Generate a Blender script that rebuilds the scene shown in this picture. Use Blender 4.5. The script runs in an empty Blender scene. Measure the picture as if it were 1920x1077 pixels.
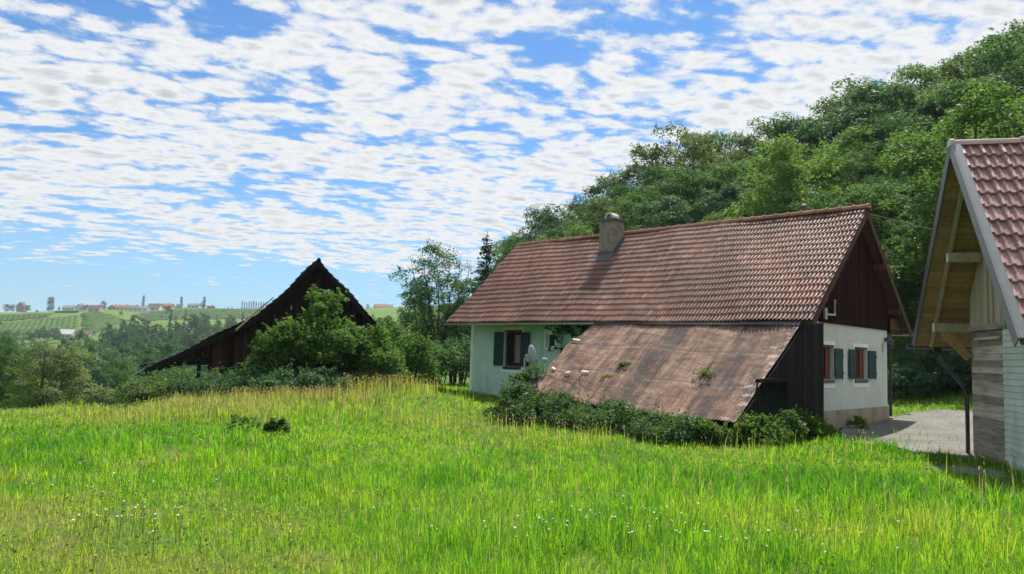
import bpy, math, random
import numpy as np
from mathutils import Vector, Matrix
random.seed(7); RNG = np.random.default_rng(11)
sc = bpy.context.scene; COL = sc.collection
rad = math.radians

# ------------------------------------------------------------------ camera model
F, CX, CY, PIT, ROL, CZ = 1387., 960., 538.5, .0876, .0339, 1.6
EYE = np.array([0, 0, CZ])
def ray(x, y):
    X = (x-CX)/F; Y = -(y-CY)/F
    u = X*math.cos(ROL)-Y*math.sin(ROL); v = X*math.sin(ROL)+Y*math.cos(ROL)
    return np.array([u, math.cos(PIT)-v*math.sin(PIT), math.sin(PIT)+v*math.cos(PIT)])
def atD(x, y, D): r = ray(x, y); return EYE+r*D/r[1]
def atplane(x, y, P, n): r = ray(x, y); return EYE+r*np.dot(np.array(P)-EYE, n)/np.dot(r, n)
def sstep(a, b, x):
    t = np.clip((x-a)/(b-a), 0, 1); return t*t*(3-2*t)

# ------------------------------------------------------------------ noise + terrain
_LAT = np.random.default_rng(3).random((256, 256))
def vnoise(x, y, s, k=0):
    x = np.asarray(x, float)/s+17.3*k+100; y = np.asarray(y, float)/s+9.1*k+100
    xi = np.floor(x).astype(int); yi = np.floor(y).astype(int); fx = x-xi; fy = y-yi
    fx = fx*fx*(3-2*fx); fy = fy*fy*(3-2*fy)
    g = lambda i, j: _LAT[i % 256, j % 256]
    return (g(xi, yi)*(1-fx)+g(xi+1, yi)*fx)*(1-fy)+(g(xi, yi+1)*(1-fx)+g(xi+1, yi+1)*fx)*fy
def terrain(x, y):
    x = np.asarray(x, float); y = np.asarray(y, float)
    r = np.hypot(x, y)
    z = -.37*sstep(2, 14, y)-.42*sstep(-5, -13, x)*sstep(9, 17, y)*sstep(-.42, -.52, x/np.maximum(y, 1))+.12*(vnoise(x, y, 3.1, 1)-.5)*sstep(3, 8, y)*sstep(60, 20, r)
    z = z+.46*np.exp(-((x+4.6)/4.6)**2-((y-29)/6.5)**2)
    e1 = -.87*(x+12)+.49*(y-27); e2 = -.15*(x+17)+.99*(y-20.3)
    e = np.maximum(np.minimum(e1, e2), 0)
    th = x/np.maximum(y, 1)
    drop = -27*(1-np.exp(-(e/105)**1.25))
    hill = np.interp(th, [-.69, -.618, -.547, -.475, -.38, -.345, -.158, .3], [29, 33, 40, 43.6, 43.2, 44.3, 52, 60])
    s = sstep(320, 930, y)
    back = 1-.6*sstep(960, 1500, y)
    w = sstep(.1, -.02, th)*sstep(-10, 40, y)
    far = drop+(hill+27)*s*back+(vnoise(x, y, 130, 2)-.5)*10*sstep(250, 420, y)*sstep(930, 700, y)
    e3 = .9*(x-12)+.43*(y-34)
    up = .27*np.log1p(np.exp(np.clip(e3/2.5, -30, 30)))*2.5
    up = np.where(e3 > 70, .27*70+.1*(e3-70), up)
    up = np.minimum(up, 70)*sstep(-.12, .06, th)*sstep(10, 25, y)
    return z+far*w+up+.5*(vnoise(x, y, 14, 4)-.5)*sstep(25, 45, r)
def T(x, y): return float(terrain(x, y))
def onground(px, py, D0=3., D1=1400.):
    r = ray(px, py); D = D0
    while D < D1:
        P = EYE+r*D/r[1]
        if P[2] < T(P[0], P[1]): return P
        D *= 1.01
    return EYE+r*D1/r[1]

# ------------------------------------------------------------------ scene helpers
OFF = {}
def tag(o, label=None, cat=None, group=None, kind=None):
    if label: o['label'] = label
    if cat: o['category'] = cat
    if group: o['group'] = group
    if kind: o['kind'] = kind
    return o
def thing(name, loc, label, cat, group=None):
    o = bpy.data.objects.new(name, None); COL.objects.link(o); o.empty_display_size = .3
    o.location = Vector([float(c) for c in loc]); OFF[o] = np.array(loc, float)
    return tag(o, label, cat, group)
def link(name, me, parent=None, mats=(), off=None):
    o = bpy.data.objects.new(name, me); COL.objects.link(o)
    for m in mats:
        if m.name not in [x.name for x in me.materials if x]: me.materials.append(m)
    if parent is not None:
        o.parent = parent; OFF[o] = OFF[parent]
    return o
def npmesh(name, V, Fc, tint=None, smooth=False, midx=None):
    V = np.asarray(V, np.float32); Fc = np.asarray(Fc, np.int32)
    me = bpy.data.meshes.new(name); k = Fc.shape[1]; n = len(Fc)
    me.vertices.add(len(V)); me.vertices.foreach_set('co', V.ravel())
    me.loops.add(n*k); me.loops.foreach_set('vertex_index', Fc.ravel())
    me.polygons.add(n); me.polygons.foreach_set('loop_start', np.arange(0, n*k, k, dtype=np.int32))
    try: me.polygons.foreach_set('loop_total', np.full(n, k, np.int32))
    except Exception: pass
    if smooth: me.polygons.foreach_set('use_smooth', np.ones(n, bool))
    if midx is not None: me.polygons.foreach_set('material_index', np.asarray(midx, np.int32))
    me.update(calc_edges=True)
    if tint is not None:
        a = me.attributes.new('tint', 'FLOAT', 'FACE'); a.data.foreach_set('value', np.asarray(tint, np.float32))
    return me
class MB:
    def __init__(s): s.v = []; s.f = []; s.t = []; s.m = []
    def add(s, vs, fs, t=.5, m=0):
        b = len(s.v); s.v += [tuple(float(c) for c in p) for p in vs]
        for f in fs: s.f.append([b+i for i in f]); s.t.append(t); s.m.append(m)
    def quad(s, a, b, c, d, t=.5, m=0): s.add([a, b, c, d], [(0, 1, 2, 3)], t, m)
    def box(s, o, a, b, c, t=.5, m=0):
        o, a, b, c = [np.asarray(q, float) for q in (o, a, b, c)]
        vs = [o, o+a, o+a+b, o+b, o+c, o+a+c, o+a+b+c, o+b+c]
        fs = [(3, 2, 1, 0), (4, 5, 6, 7), (0, 1, 5, 4), (1, 2, 6, 5), (2, 3, 7, 6), (3, 0, 4, 7)]
        if np.dot(np.cross(a, b), c) < 0: fs = [f[::-1] for f in fs]
        s.add(vs, fs, t, m)
    def slab(s, pts, n, th, t=.5, m=0):      # polygon pts extruded by -n*th
        n = np.asarray(n, float); k = len(pts); P = [np.asarray(p, float) for p in pts]
        vs = P+[p-n*th for p in P]
        fs = [tuple(range(k)), tuple(range(2*k-1, k-1, -1))]+[((i+1) % k, i, i+k, (i+1) % k+k) for i in range(k)]
        nn = np.cross(P[1]-P[0], P[2]-P[0])
        if np.dot(nn, n) < 0: fs = [f[::-1] for f in fs]
        s.add(vs, fs, t, m)
    def tube(s, pts, r, n=8, t=.5, m=0, cap=True):
        pts = [np.asarray(p, float) for p in pts]; k = len(pts)
        rs = r if hasattr(r, '__len__') else [r]*k
        vs = []; up0 = np.array([.31, .17, .93])
        for i, p in enumerate(pts):
            d = pts[min(i+1, k-1)]-pts[max(i-1, 0)]; d = d/(np.linalg.norm(d)+1e-9)
            a = np.cross(d, up0); 
            if np.linalg.norm(a) < .1: a = np.cross(d, [1, 0, 0])
            a /= np.linalg.norm(a); b = np.cross(d, a)
            vs += [p+rs[i]*(math.cos(2*math.pi*j/n)*a+math.sin(2*math.pi*j/n)*b) for j in range(n)]
        fs = [(i*n+j, i*n+(j+1) % n, (i+1)*n+(j+1) % n, (i+1)*n+j) for i in range(k-1) for j in range(n)]
        if cap: fs += [tuple(range(n-1, -1, -1)), tuple((k-1)*n+j for j in range(n))]
        s.add(vs, fs, t, m)
    def build(s, name, mats, parent=None, smooth=False):
        if not isinstance(mats, (list, tuple)): mats = [mats]
        off = OFF[parent] if parent is not None else np.zeros(3)
        me = bpy.data.meshes.new(name)
        me.from_pydata([tuple(np.array(p)-off) for p in s.v], [], s.f)
        me.polygons.foreach_set('material_index', s.m)
        if smooth: me.polygons.foreach_set('use_smooth', [True]*len(s.f))
        a = me.attributes.new('tint', 'FLOAT', 'FACE'); a.data.foreach_set('value', s.t)
        for m in mats: me.materials.append(m)
        o = bpy.data.objects.new(name, me); COL.objects.link(o)
        if parent is not None: o.parent = parent; OFF[o] = off
        else: OFF[o] = off
        return o

# ------------------------------------------------------------------ materials
class NT:
    def __init__(s, nt): s.nt = nt; nt.nodes.clear()
    def n(s, typ, **kw):
        nd = s.nt.nodes.new(typ)
        for k, v in kw.items():
            if k.startswith('i_'):
                key = k[2:]; key = int(key) if key.isdigit() else key.replace('_', ' ')
                if isinstance(v, bpy.types.NodeSocket): s.nt.links.new(v, nd.inputs[key])
                else: nd.inputs[key].default_value = v
            else: setattr(nd, k, v)
        return nd
    def math(s, op, a, b=0., c=0., clamp=False):
        nd = s.nt.nodes.new('ShaderNodeMath'); nd.operation = op; nd.use_clamp = clamp
        for i, v in enumerate((a, b, c)):
            if isinstance(v, bpy.types.NodeSocket): s.nt.links.new(v, nd.inputs[i])
            else: nd.inputs[i].default_value = v
        return nd.outputs[0]
    def ramp(s, fac, stops, interp='LINEAR'):
        nd = s.nt.nodes.new('ShaderNodeValToRGB'); cr = nd.color_ramp; cr.interpolation = interp
        while len(cr.elements) < len(stops): cr.elements.new(.5)
        for e, (p, c) in zip(cr.elements, stops):
            e.position = p; e.color = (*c, 1) if hasattr(c, '__len__') else (c, c, c, 1)
        s.nt.links.new(fac, nd.inputs[0]); return nd.outputs[0]
    def mix(s, fac, a, b, blend='MIX'):
        nd = s.nt.nodes.new('ShaderNodeMix'); nd.data_type = 'RGBA'; nd.blend_type = blend
        for i, v in ((0, fac), (6, a), (7, b)):
            if isinstance(v, bpy.types.NodeSocket): s.nt.links.new(v, nd.inputs[i])
            else: nd.inputs[i].default_value = v if i == 0 else (*v, 1)
        return nd.outputs[2]
    def noise(s, vec, scale, detail=4, rough=.55, stretch=None, dist=0.):
        if stretch:
            mp = s.n('ShaderNodeMapping', i_Vector=vec); mp.inputs['Scale'].default_value = stretch; vec = mp.outputs[0]
        nd = s.n('ShaderNodeTexNoise', i_Vector=vec); nd.inputs['Scale'].default_value = scale
        nd.inputs['Detail'].default_value = detail; nd.inputs['Roughness'].default_value = rough; nd.inputs['Distortion'].default_value = dist
        return nd.outputs[0]
def newmat(name):
    m = bpy.data.materials.new(name); m.use_nodes = True; return m, NT(m.node_tree)
def finish(t, col, rough=.8, bump=None, bstr=.3, bdist=.02, spec=.4, metal=0.):
    b = t.n('ShaderNodeBsdfPrincipled')
    for k, v in (('Base Color', col), ('Roughness', rough), ('Metallic', metal)):
        if isinstance(v, bpy.types.NodeSocket): t.nt.links.new(v, b.inputs[k])
        else: b.inputs[k].default_value = (*v, 1) if hasattr(v, '__len__') else v
    b.inputs['Specular IOR Level'].default_value = spec
    if bump is not None:
        bp = t.n('ShaderNodeBump', i_Height=bump, i_Strength=bstr, i_Distance=bdist); t.nt.links.new(bp.outputs[0], b.inputs['Normal'])
    o = t.n('ShaderNodeOutputMaterial'); t.nt.links.new(b.outputs[0], o.inputs[0]); return b
def coords(t): return t.n('ShaderNodeTexCoord').outputs['Object']
def tintv(t): return t.n('ShaderNodeAttribute', attribute_name='tint').outputs['Fac']
def simple(name, c0, c1, scale=6, rough=.8, bump=.3, stretch=None, tintamt=.35, spec=.4, metal=0., c2=None, bdist=.01):
    """two tone noise, brightened or darkened per piece by the tint of each board / tile"""
    m, t = newmat(name); v = coords(t)
    n1 = t.noise(v, scale, 6, .65, stretch)
    stops = [(.3, c0), (.7, c1)] if c2 is None else [(.28, c0), (.5, c1), (.72, c2)]
    col = t.ramp(n1, stops)
    k = t.math('MULTIPLY_ADD', tintv(t), 2*tintamt, 1-tintamt)
    col = t.mix(1., col, t.ramp(t.math('MULTIPLY', k, .5), [(0, (0, 0, 0)), (1, (2, 2, 2))]), 'MULTIPLY')
    n2 = t.noise(v, scale*5, 4, .6, stretch)
    finish(t, col, rough, n2, bump, bdist, spec, metal); return m

M = {}
M['stucco'] = simple('mint_stucco', (.34, .53, .43), (.52, .71, .60), .9, .9, .9, (1.6, 1.6, .6), 0, .15, c2=(.47, .66, .55), bdist=.02)
M['stucco_gable'] = simple('pale_rough_stucco', (.50, .57, .48), (.62, .68, .59), 1.2, .9, 1., None, 0, .2, bdist=.04)
M['plinth'] = simple('old_concrete', (.20, .17, .12), (.36, .31, .23), 1.6, .9, .5, (1, 1, .35), 0, .2, c2=(.42, .38, .30))
M['white'] = simple('white_paint', (.78, .80, .78), (.85, .86, .84), 3, .6, .1, None, .05)
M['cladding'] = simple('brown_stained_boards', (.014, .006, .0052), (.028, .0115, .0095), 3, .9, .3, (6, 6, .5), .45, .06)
M['dark_wood'] = simple('dark_old_wood', (.05, .03, .02), (.11, .065, .04), 3, .85, .4, (5, 5, .5), .4, .2)
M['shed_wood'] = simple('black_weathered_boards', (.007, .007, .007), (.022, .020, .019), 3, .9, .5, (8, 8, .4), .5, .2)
M['barn_wood'] = simple('sun_baked_barn_boards', (.007, .005, .004), (.030, .014, .008), 1.3, .85, .5, (5, 5, .35), .7, .2)
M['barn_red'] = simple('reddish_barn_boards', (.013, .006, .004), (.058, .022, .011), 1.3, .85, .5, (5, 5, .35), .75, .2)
M['barn_roof'] = simple('mossy_old_tiles', (.03, .022, .018), (.08, .05, .038), 2, .95, .6, None, .4, .1)
M['teal'] = simple('teal_shutter_paint', (.007, .036, .040), (.012, .052, .056), 4, .55, .1, None, .2)
M['red_frame'] = simple('oxblood_window_paint', (.10, .016, .014), (.16, .026, .022), 4, .5, .1, None, .1)
M['glass'] = simple('dark_window_glass', (.012, .014, .014), (.02, .022, .022), 2, .06, 0., None, 0, .6)
M['curtain'] = simple('net_curtain', (.16, .15, .12), (.30, .28, .22), 8, .9, .3, (10, 10, .2), 0)
M['zinc'] = simple('zinc_gutter', (.36, .39, .40), (.52, .54, .54), 5, .4, .1, None, .05, .5, .6)
M['lead'] = simple('lead_flashing', (.06, .062, .065), (.11, .11, .115), 6, .6, .2, None, .1)
M['chimney'] = simple('crumbling_chimney_render', (.13, .10, .075), (.25, .22, .17), 5, .95, .9, None, 0, .1, c2=(.33, .30, .24), bdist=.03)
M['cowl'] = simple('pale_concrete_cowl', (.5, .47, .4), (.65, .62, .54), 6, .9, .3)
M['metal_dark'] = simple('anthracite_sheet', (.075, .075, .08), (.10, .10, .108), 3, .4, .05, None, .05, .5)
M['verge'] = simple('grey_verge_sheet', (.20, .20, .205), (.26, .26, .265), 3, .45, .05, None, .05, .5)
M['black_pipe'] = simple('black_downpipe', (.02, .02, .022), (.03, .03, .033), 3, .35, .05, None, .05, .5)
M['grey_boards'] = simple('silvered_boards', (.13, .105, .08), (.33, .29, .235), 2.2, .9, .5, (.5, .5, 5), .5, .15, c2=(.42, .39, .34))
M['white_boards'] = simple('dirty_white_boards', (.40, .45, .38), (.60, .64, .59), 1.5, .8, .3, (2, 2, .7), .12, .3)
M['pine'] = simple('honey_pine_soffit', (.22, .13, .05), (.34, .215, .09), 2, .7, .3, (5, .8, 5), .25, .3)
M['pine_pale'] = simple('weathered_pine', (.27, .22, .14), (.42, .36, .26), 2.5, .8, .3, (5, 5, .5), .3, .2)
M['dish'] = simple('grey_dish_enamel', (.26, .28, .28), (.36, .38, .38), 4, .45, .05, None, 0)
M['bark'] = simple('grey_bark', (.055, .045, .035), (.13, .11, .09), 5, .95, .6, (4, 4, .6), .2, .1)
M['stem'] = simple('bramble_stem', (.05, .045, .02), (.10, .08, .04), 6, .9, .3)
M['log'] = simple('cut_log', (.07, .05, .035), (.16, .12, .08), 5, .9, .4, None, .6)
M['house_white'] = simple('far_white_wall', (.60, .58, .54), (.70, .68, .64), .3, .9, .0, None, .1)
M['house_pink'] = simple('far_pink_wall', (.50, .36, .28), (.58, .42, .34), .3, .9, .0, None, .1)
M['roof_red'] = simple('far_red_roof', (.26, .10, .065), (.34, .14, .09), .5, .9, .0, None, .1)
M['roof_brown'] = simple('far_brown_roof', (.13, .085, .07), (.18, .12, .10), .5, .9, .0, None, .1)
M['roof_grey'] = simple('far_grey_roof', (.16, .16, .17), (.23, .23, .24), .5, .9, .0, None, .1)
M['roof_pale'] = simple('far_pale_metal_roof', (.52, .53, .53), (.6, .6, .6), .5, .7, .0, None, .1)

def tile_mat(name, c, rough=.75, spec=.3, grime=.5, lichen=True, coat=0.):
    m, t = newmat(name); v = coords(t)
    tn = tintv(t)
    base = t.ramp(tn, c)
    big = t.noise(v, .35, 5, .6)
    base = t.mix(t.ramp(big, [(.42, 0), (.62, grime)]), base, (.075, .060, .052))
    fine = t.noise(v, 9, 6, .7)
    base = t.mix(t.ramp(fine, [(.45, 0), (.75, .5)]), base, (.12, .095, .08))
    if lichen:
        l = t.noise(v, 22, 3, .6)
        base = t.mix(t.ramp(l, [(.66, 0), (.74, .45)]), base, (.36, .34, .28))
    finish(t, base, rough, fine, .35, .01, spec); return m
M['tile'] = tile_mat('weathered_clay_tiles', [(0, (.17, .085, .064)), (.4, (.30, .140, .102)), (.8, (.40, .200, .150)), (1, (.50, .32, .25))], .62, .35)
M['ridge'] = tile_mat('clay_ridge_tiles', [(0, (.28, .12, .07)), (1, (.42, .21, .13))], .8, .3, .25)
M['gtile'] = tile_mat('glazed_brown_tiles', [(0, (.36, .19, .16)), (.5, (.45, .25, .215)), (1, (.55, .35, .31))], .22, 1., .06, False)

def rust_mat():
    m, t = newmat('rusty_corrugated_sheet'); v = t.n('ShaderNodeTexCoord').outputs['UV']
    strk = t.noise(v, 1., 7, .74, (4.2, .55, 1)); blot = t.noise(v, 1., 9, .76, (1.5, 4.2, 1), .8); sm = t.noise(v, 9, 6, .8, (1, 3.2, 1))
    sheet = t.n('ShaderNodeTexWhiteNoise', noise_dimensions='1D')
    sx = t.n('ShaderNodeSeparateXYZ', i_0=v)
    t.nt.links.new(t.math('FLOOR', t.math('MULTIPLY', sx.outputs[0], 1.25)), sheet.inputs['W'])
    f = t.math('ADD', t.math('MULTIPLY', strk, .50), t.math('MULTIPLY', blot, .50))
    f = t.math('ADD', f, t.math('MULTIPLY', t.math('SUBTRACT', sheet.outputs[0], .5), .085))
    col = t.ramp(f, [(.40, (.038, .026, .025)), (.455, (.080, .050, .042)), (.50, (.165, .090, .058)), (.55, (.280, .158, .098)), (.63, (.40, .29, .195))])
    col = t.mix(t.ramp(sm, [(.46, 0), (.62, .7)]), col, (.11, .078, .07))
    lap = t.math('FRACT', t.math('MULTIPLY', sx.outputs[1], 3/4.4))
    col = t.mix(t.ramp(lap, [(.0, .85), (.03, .85), (.05, 0), (.90, 0), (1., .35)]), col, (.05, .04, .035))
    pch = t.noise(v, 2.2, 4, .6, (.6, 1.6, 1)); col = t.mix(t.ramp(pch, [(.62, 0), (.68, .5)]), col, (.30, .235, .13))
    edge = t.math('SUBTRACT', 1., t.math('DIVIDE', sx.outputs[0], 1.15), clamp=True)
    pk = t.noise(v, 2.6, 5, .7, (.7, 1.8, 1))
    pw = t.math('ADD', pk, t.math('MULTIPLY', edge, .17))
    col = t.mix(t.ramp(pw, [(.69, 0), (.73, .7)]), col, (.50, .45, .40))
    finish(t, col, .8, sm, .3, .01, .3); return m
M['rust'] = rust_mat()

def leaf_mat(name, c0, c1, tr, trans=.45, hue=None, rough=.55):
    """leaf: diffuse + translucent, tone varies per leaf (tint) and per plant"""
    m, t = newmat(name); tn = tintv(t)
    col = t.ramp(tn, [(0, c0), (1, c1)])
    oi = t.n('ShaderNodeObjectInfo').outputs['Random']; var = t.ramp(oi, [(0, (.76, .80, .84)), (.5, (1.05, 1.05, 1.05)), (1, (1.4, 1.3, 1.1))])
    col = t.mix(1., col, var, 'MULTIPLY'); trv = t.mix(1., tr, var, 'MULTIPLY')
    b = t.n('ShaderNodeBsdfPrincipled', i_Base_Color=col, i_Roughness=rough); b.inputs['Specular IOR Level'].default_value = .1
    tc = t.mix(.65, col, trv)
    tl = t.n('ShaderNodeBsdfTranslucent', i_Color=tc)
    mx = t.n('ShaderNodeMixShader', i_0=trans); t.nt.links.new(b.outputs[0], mx.inputs[1]); t.nt.links.new(tl.outputs[0], mx.inputs[2])
    o = t.n('ShaderNodeOutputMaterial'); t.nt.links.new(mx.outputs[0], o.inputs[0]); return m
M['leaf'] = leaf_mat('beech_leaves', (.030, .086, .031), (.068, .150, .046), (.14, .28, .050), .43, None)
M['leaf_olive'] = leaf_mat('olive_leaves', (.050, .095, .038), (.105, .155, .056), (.20, .29, .06), .42)
M['elder'] = leaf_mat('elder_leaves', (.060, .135, .030), (.12, .22, .045), (.24, .42, .05), .45)
M['leaf_grey'] = leaf_mat('grey_green_leaves', (.095, .145, .065), (.18, .23, .10), (.30, .38, .11), .45)
M['leaf_bright'] = leaf_mat('fresh_leaves', (.056, .126, .027), (.108, .205, .040), (.21, .37, .044), .45)
M['leaf_dark'] = leaf_mat('dark_leaves', (.028, .075, .040), (.064, .132, .060), (.12, .25, .06), .40)
M['needle'] = leaf_mat('spruce_needles', (.014, .032, .022), (.030, .055, .034), (.03, .06, .03), .2)
M['bramble'] = leaf_mat('bramble_leaves', (.038, .088, .028), (.10, .170, .060), (.18, .31, .04), .40, None, .4)
M['nettle'] = leaf_mat('nettle_leaves', (.06, .13, .02), (.12, .22, .035), (.25, .42, .03), .45)
M['vine'] = leaf_mat('vine_row_leaves', (.09, .18, .034), (.14, .25, .045), (.22, .36, .055), .38)

def grass_mat():
    m, t = newmat('meadow_blades'); tn = tintv(t)
    col = t.ramp(tn, [(0, (.035, .120, .014)), (.35, (.090, .215, .016)), (.62, (.18, .28, .024)), (.8, (.27, .27, .07)), (1, (.50, .385, .27))])
    b = t.n('ShaderNodeBsdfPrincipled', i_Base_Color=col, i_Roughness=.5); b.inputs['Specular IOR Level'].default_value = .3
    tc = t.ramp(tn, [(0, (.10, .36, .014)), (.35, (.28, .63, .018)), (.62, (.50, .70, .035)), (.8, (.52, .46, .12)), (1, (.52, .37, .24))])
    tl = t.n('ShaderNodeBsdfTranslucent', i_Color=tc)
    mx = t.n('ShaderNodeMixShader', i_0=.55); t.nt.links.new(b.outputs[0], mx.inputs[1]); t.nt.links.new(tl.outputs[0], mx.inputs[2])
    o = t.n('ShaderNodeOutputMaterial'); t.nt.links.new(mx.outputs[0], o.inputs[0]); return m
M['grass'] = grass_mat()
M['petal'] = simple('daisy_petal', (.75, .75, .72), (.82, .82, .8), 5, .7, 0, None, 0)

def ground_mat():
    m, t = newmat('turf_and_fields'); v = coords(t)
    a = t.noise(v, .9, 6, .6); b2 = t.noise(v, .012, 5, .6); c = t.noise(v, 12, 4, .6)
    near = t.ramp(a, [(.3, (.06, .115, .014)), (.55, (.10, .145, .026)), (.74, (.17, .155, .06))])
    farc = t.ramp(b2, [(.35, (.095, .165, .034)), (.6, (.13, .20, .042))])
    sx = t.n('ShaderNodeSeparateXYZ', i_0=v)
    k = t.ramp(t.math('DIVIDE', sx.outputs[1], 600), [(.1, 0), (.6, 1)])
    finish(t, t.mix(k, near, farc), .95, c, .4, .03, .1); return m
M['ground'] = ground_mat()
def gravel_mat():
    m, t = newmat('pale_gravel'); v = coords(t)
    vo = t.n('ShaderNodeTexVoronoi', i_Vector=v); vo.inputs['Scale'].default_value = 22
    a = t.noise(v, .7, 5, .6); c = t.noise(v, 30, 4, .7)
    col = t.mix(.2, t.ramp(a, [(.3, (.17, .16, .145)), (.7, (.31, .30, .275))]), vo.outputs['Color'], 'SOFT_LIGHT')
    col = t.mix(t.ramp(c, [(.35, .6), (.6, 0)]), col, (.12, .10, .085))
    finish(t, col, .95, vo.outputs['Distance'], .8, .03, .15); return m
M['gravel'] = gravel_mat()

# ------------------------------------------------------------------ ground sheet
def ground():
    r = np.concatenate([[0], np.geomspace(.8, 80, 130), np.geomspace(83, 2600, 150)])
    a = np.linspace(0, 2*np.pi, 361)[:-1]
    X = r[:, None]*np.sin(a)[None]; Y = r[:, None]*np.cos(a)[None]
    V = np.stack([X, Y, terrain(X, Y)], -1).reshape(-1, 3)
    i = np.arange(len(r)-1)[:, None]*360; j = np.arange(360)[None]; j2 = (j+1) % 360
    Fc = np.stack([i+j, i+360+j, i+360+j2, i+j2], -1).reshape(-1, 4)[:, ::-1]
    me = npmesh('ground', V, Fc, smooth=True)
    tag(link('ground', me, None, [M['ground']]), kind='structure')
ground()

HC = np.array([8.61, 20.7933, -.297]); HA = .7806
HL = np.array([-math.sin(HA), math.cos(HA), 0]); HG = np.array([math.cos(HA), math.sin(HA), 0]); ZZ = np.array([0, 0, 1.])
def hp(s, t, z): return HC+HL*s+HG*t+ZZ*z
GB = np.array([10.46, 16.8, -.42]); GT = rad(15.3)
GU = np.array([-math.sin(GT), -math.cos(GT), 0]); GN = np.array([-math.cos(GT), math.sin(GT), 0])   # towards camera along gable; outward to the left
def gp(t, o, z): return GB+GU*t+GN*o+ZZ*z

# driveway: gravel sheet hugging the ground
DRIVE = [(8.25, 20.5), (7.9, 19.4), (8.3, 18.4), (9.0, 17.3), (9.6, 16.3), (10.1, 16.0), (10.6, 16.2), (24, 12.5), (27, 24), (17.5, 24.9), (14.6, 26.2), (12.9, 25.2)]
def inpoly(x, y, P):
    c = np.zeros(np.shape(x), bool); n = len(P)
    for i in range(n):
        x0, y0 = P[i]; x1, y1 = P[(i+1) % n]
        if y0 != y1: c ^= ((y0 > y) != (y1 > y)) & (x < (x1-x0)*(y-y0)/(y1-y0)+x0)
    return c
def sheet(name, poly, mat, lift, step=.22, wob=.25):
    P = np.array(poly); x0, y0 = P.min(0)-.5; x1, y1 = P.max(0)+.5
    gx = np.arange(x0, x1, step); gy = np.arange(y0, y1, step)
    X, Y = np.meshgrid(gx, gy, indexing='ij'); nx, ny = X.shape
    cx = X+step/2+(vnoise(X, Y, .5, 9)-.5)*wob*2; cy = Y+step/2+(vnoise(X, Y, .5, 10)-.5)*wob*2
    keep = inpoly(cx, cy, poly)[:-1, :-1]
    V = np.stack([X, Y, terrain(X, Y)+lift], -1).reshape(-1, 3)
    I = np.arange(nx*ny).reshape(nx, ny)
    Q = np.stack([I[:-1, :-1], I[1:, :-1], I[1:, 1:], I[:-1, 1:]], -1)[keep]
    used, inv = np.unique(Q, return_inverse=True)
    return link(name, npmesh(name, V[used], inv.reshape(Q.shape), smooth=True), None, [mat])
tag(sheet('driveway', DRIVE, M['gravel'], .03), kind='structure')
PATCH = [(8.35, 13.75), (8.75, 13.4), (9.25, 13.6), (9.3, 14.4), (8.9, 14.8), (8.4, 14.5)]
tag(sheet('gravel_path', PATCH, M['gravel'], .03), kind='structure')

# ------------------------------------------------------------------ tiled roofs
def tiles(mb, P0, U, V, N, Lu, Lv, tw, th, prof, step=.028, over=.06, sag=None, m=0, miss=(), thick=.02):
    """courses of real tiles from the eave P0 upwards; prof = [(u fraction, height)]"""
    nu = max(1, round(Lu/tw)); nv = max(1, round(Lv/th)); tw = Lu/nu; th = Lv/nv
    for j in range(nv):
        for i in range(nu):
            if (i, j) in miss: continue
            jl = random.uniform(-.003, .003); tn = min(1, max(0, random.gauss(.5, .21)))
            jv = random.uniform(-.008, .008)
            rows = []
            for v, lift in ((j*th+jv, step+jl), (min((j+1)*th+over, Lv), 0)):
                rows.append([P0+U*((i+pu)*tw)+V*v+N*(ph+lift+(sag((i+pu)*tw, v) if sag else 0)) for pu, ph in prof])
            k = len(prof)
            low = [p-N*thick for p in rows[0]]
            vs = rows[0]+rows[1]+low
            fs = [(a, a+1, k+a+1, k+a) for a in range(k-1)]+[(2*k+a, 2*k+a+1, a+1, a) for a in range(k-1)]
            mb.add(vs, fs, tn, m)
def ridgecaps(mb, A, B, r=.11, ln=.4, m=0):
    A = np.array(A); B = np.array(B); d = B-A; L = np.linalg.norm(d); d /= L; n = round(L/ln); side = np.cross(d, ZZ); side /= np.linalg.norm(side)
    up = np.cross(side, d)
    for i in range(n):
        t = random.random(); vs = []
        for q, rr in ((i*L/n-.03, r*1.18), (i*L/n+.05, r*1.18), (i*L/n+.051, r*.98), ((i+1)*L/n, r*.9)):
            for k in range(9):
                a = math.pi*k/8-.15*(1-k/4); vs.append(A+d*q+side*math.cos(a)*rr+up*math.sin(a)*rr)
        fs = [(a*9+k, a*9+k+1, a*9+k+10, a*9+k+9) for a in range(3) for k in range(8)]+[tuple(range(9))]
        mb.add(vs, [f[::-1] for f in fs], t, m)
def boards(mb, P0, U, ZV, N, us, ztop, zbot, th=.025, gap=.006, tmean=.5, tvar=.22, m=0):
    """vertical boards between successive us, tops/bottoms given by functions of u"""
    for a, b in zip(us[:-1], us[1:]):
        a2, b2 = a+gap/2, b-gap/2; d = random.uniform(0, .008)
        za, zb = ztop(a2), ztop(b2); ya, yb = zbot(a2), zbot(b2)
        if za <= ya and zb <= yb: continue
        P = [P0+U*a2+ZV*ya, P0+U*b2+ZV*yb, P0+U*b2+ZV*max(zb, yb), P0+U*a2+ZV*max(za, ya)]
        mb.slab([p+N*d for p in P], N, th+d, min(1, max(0, random.gauss(tmean, tvar))), m)
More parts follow.
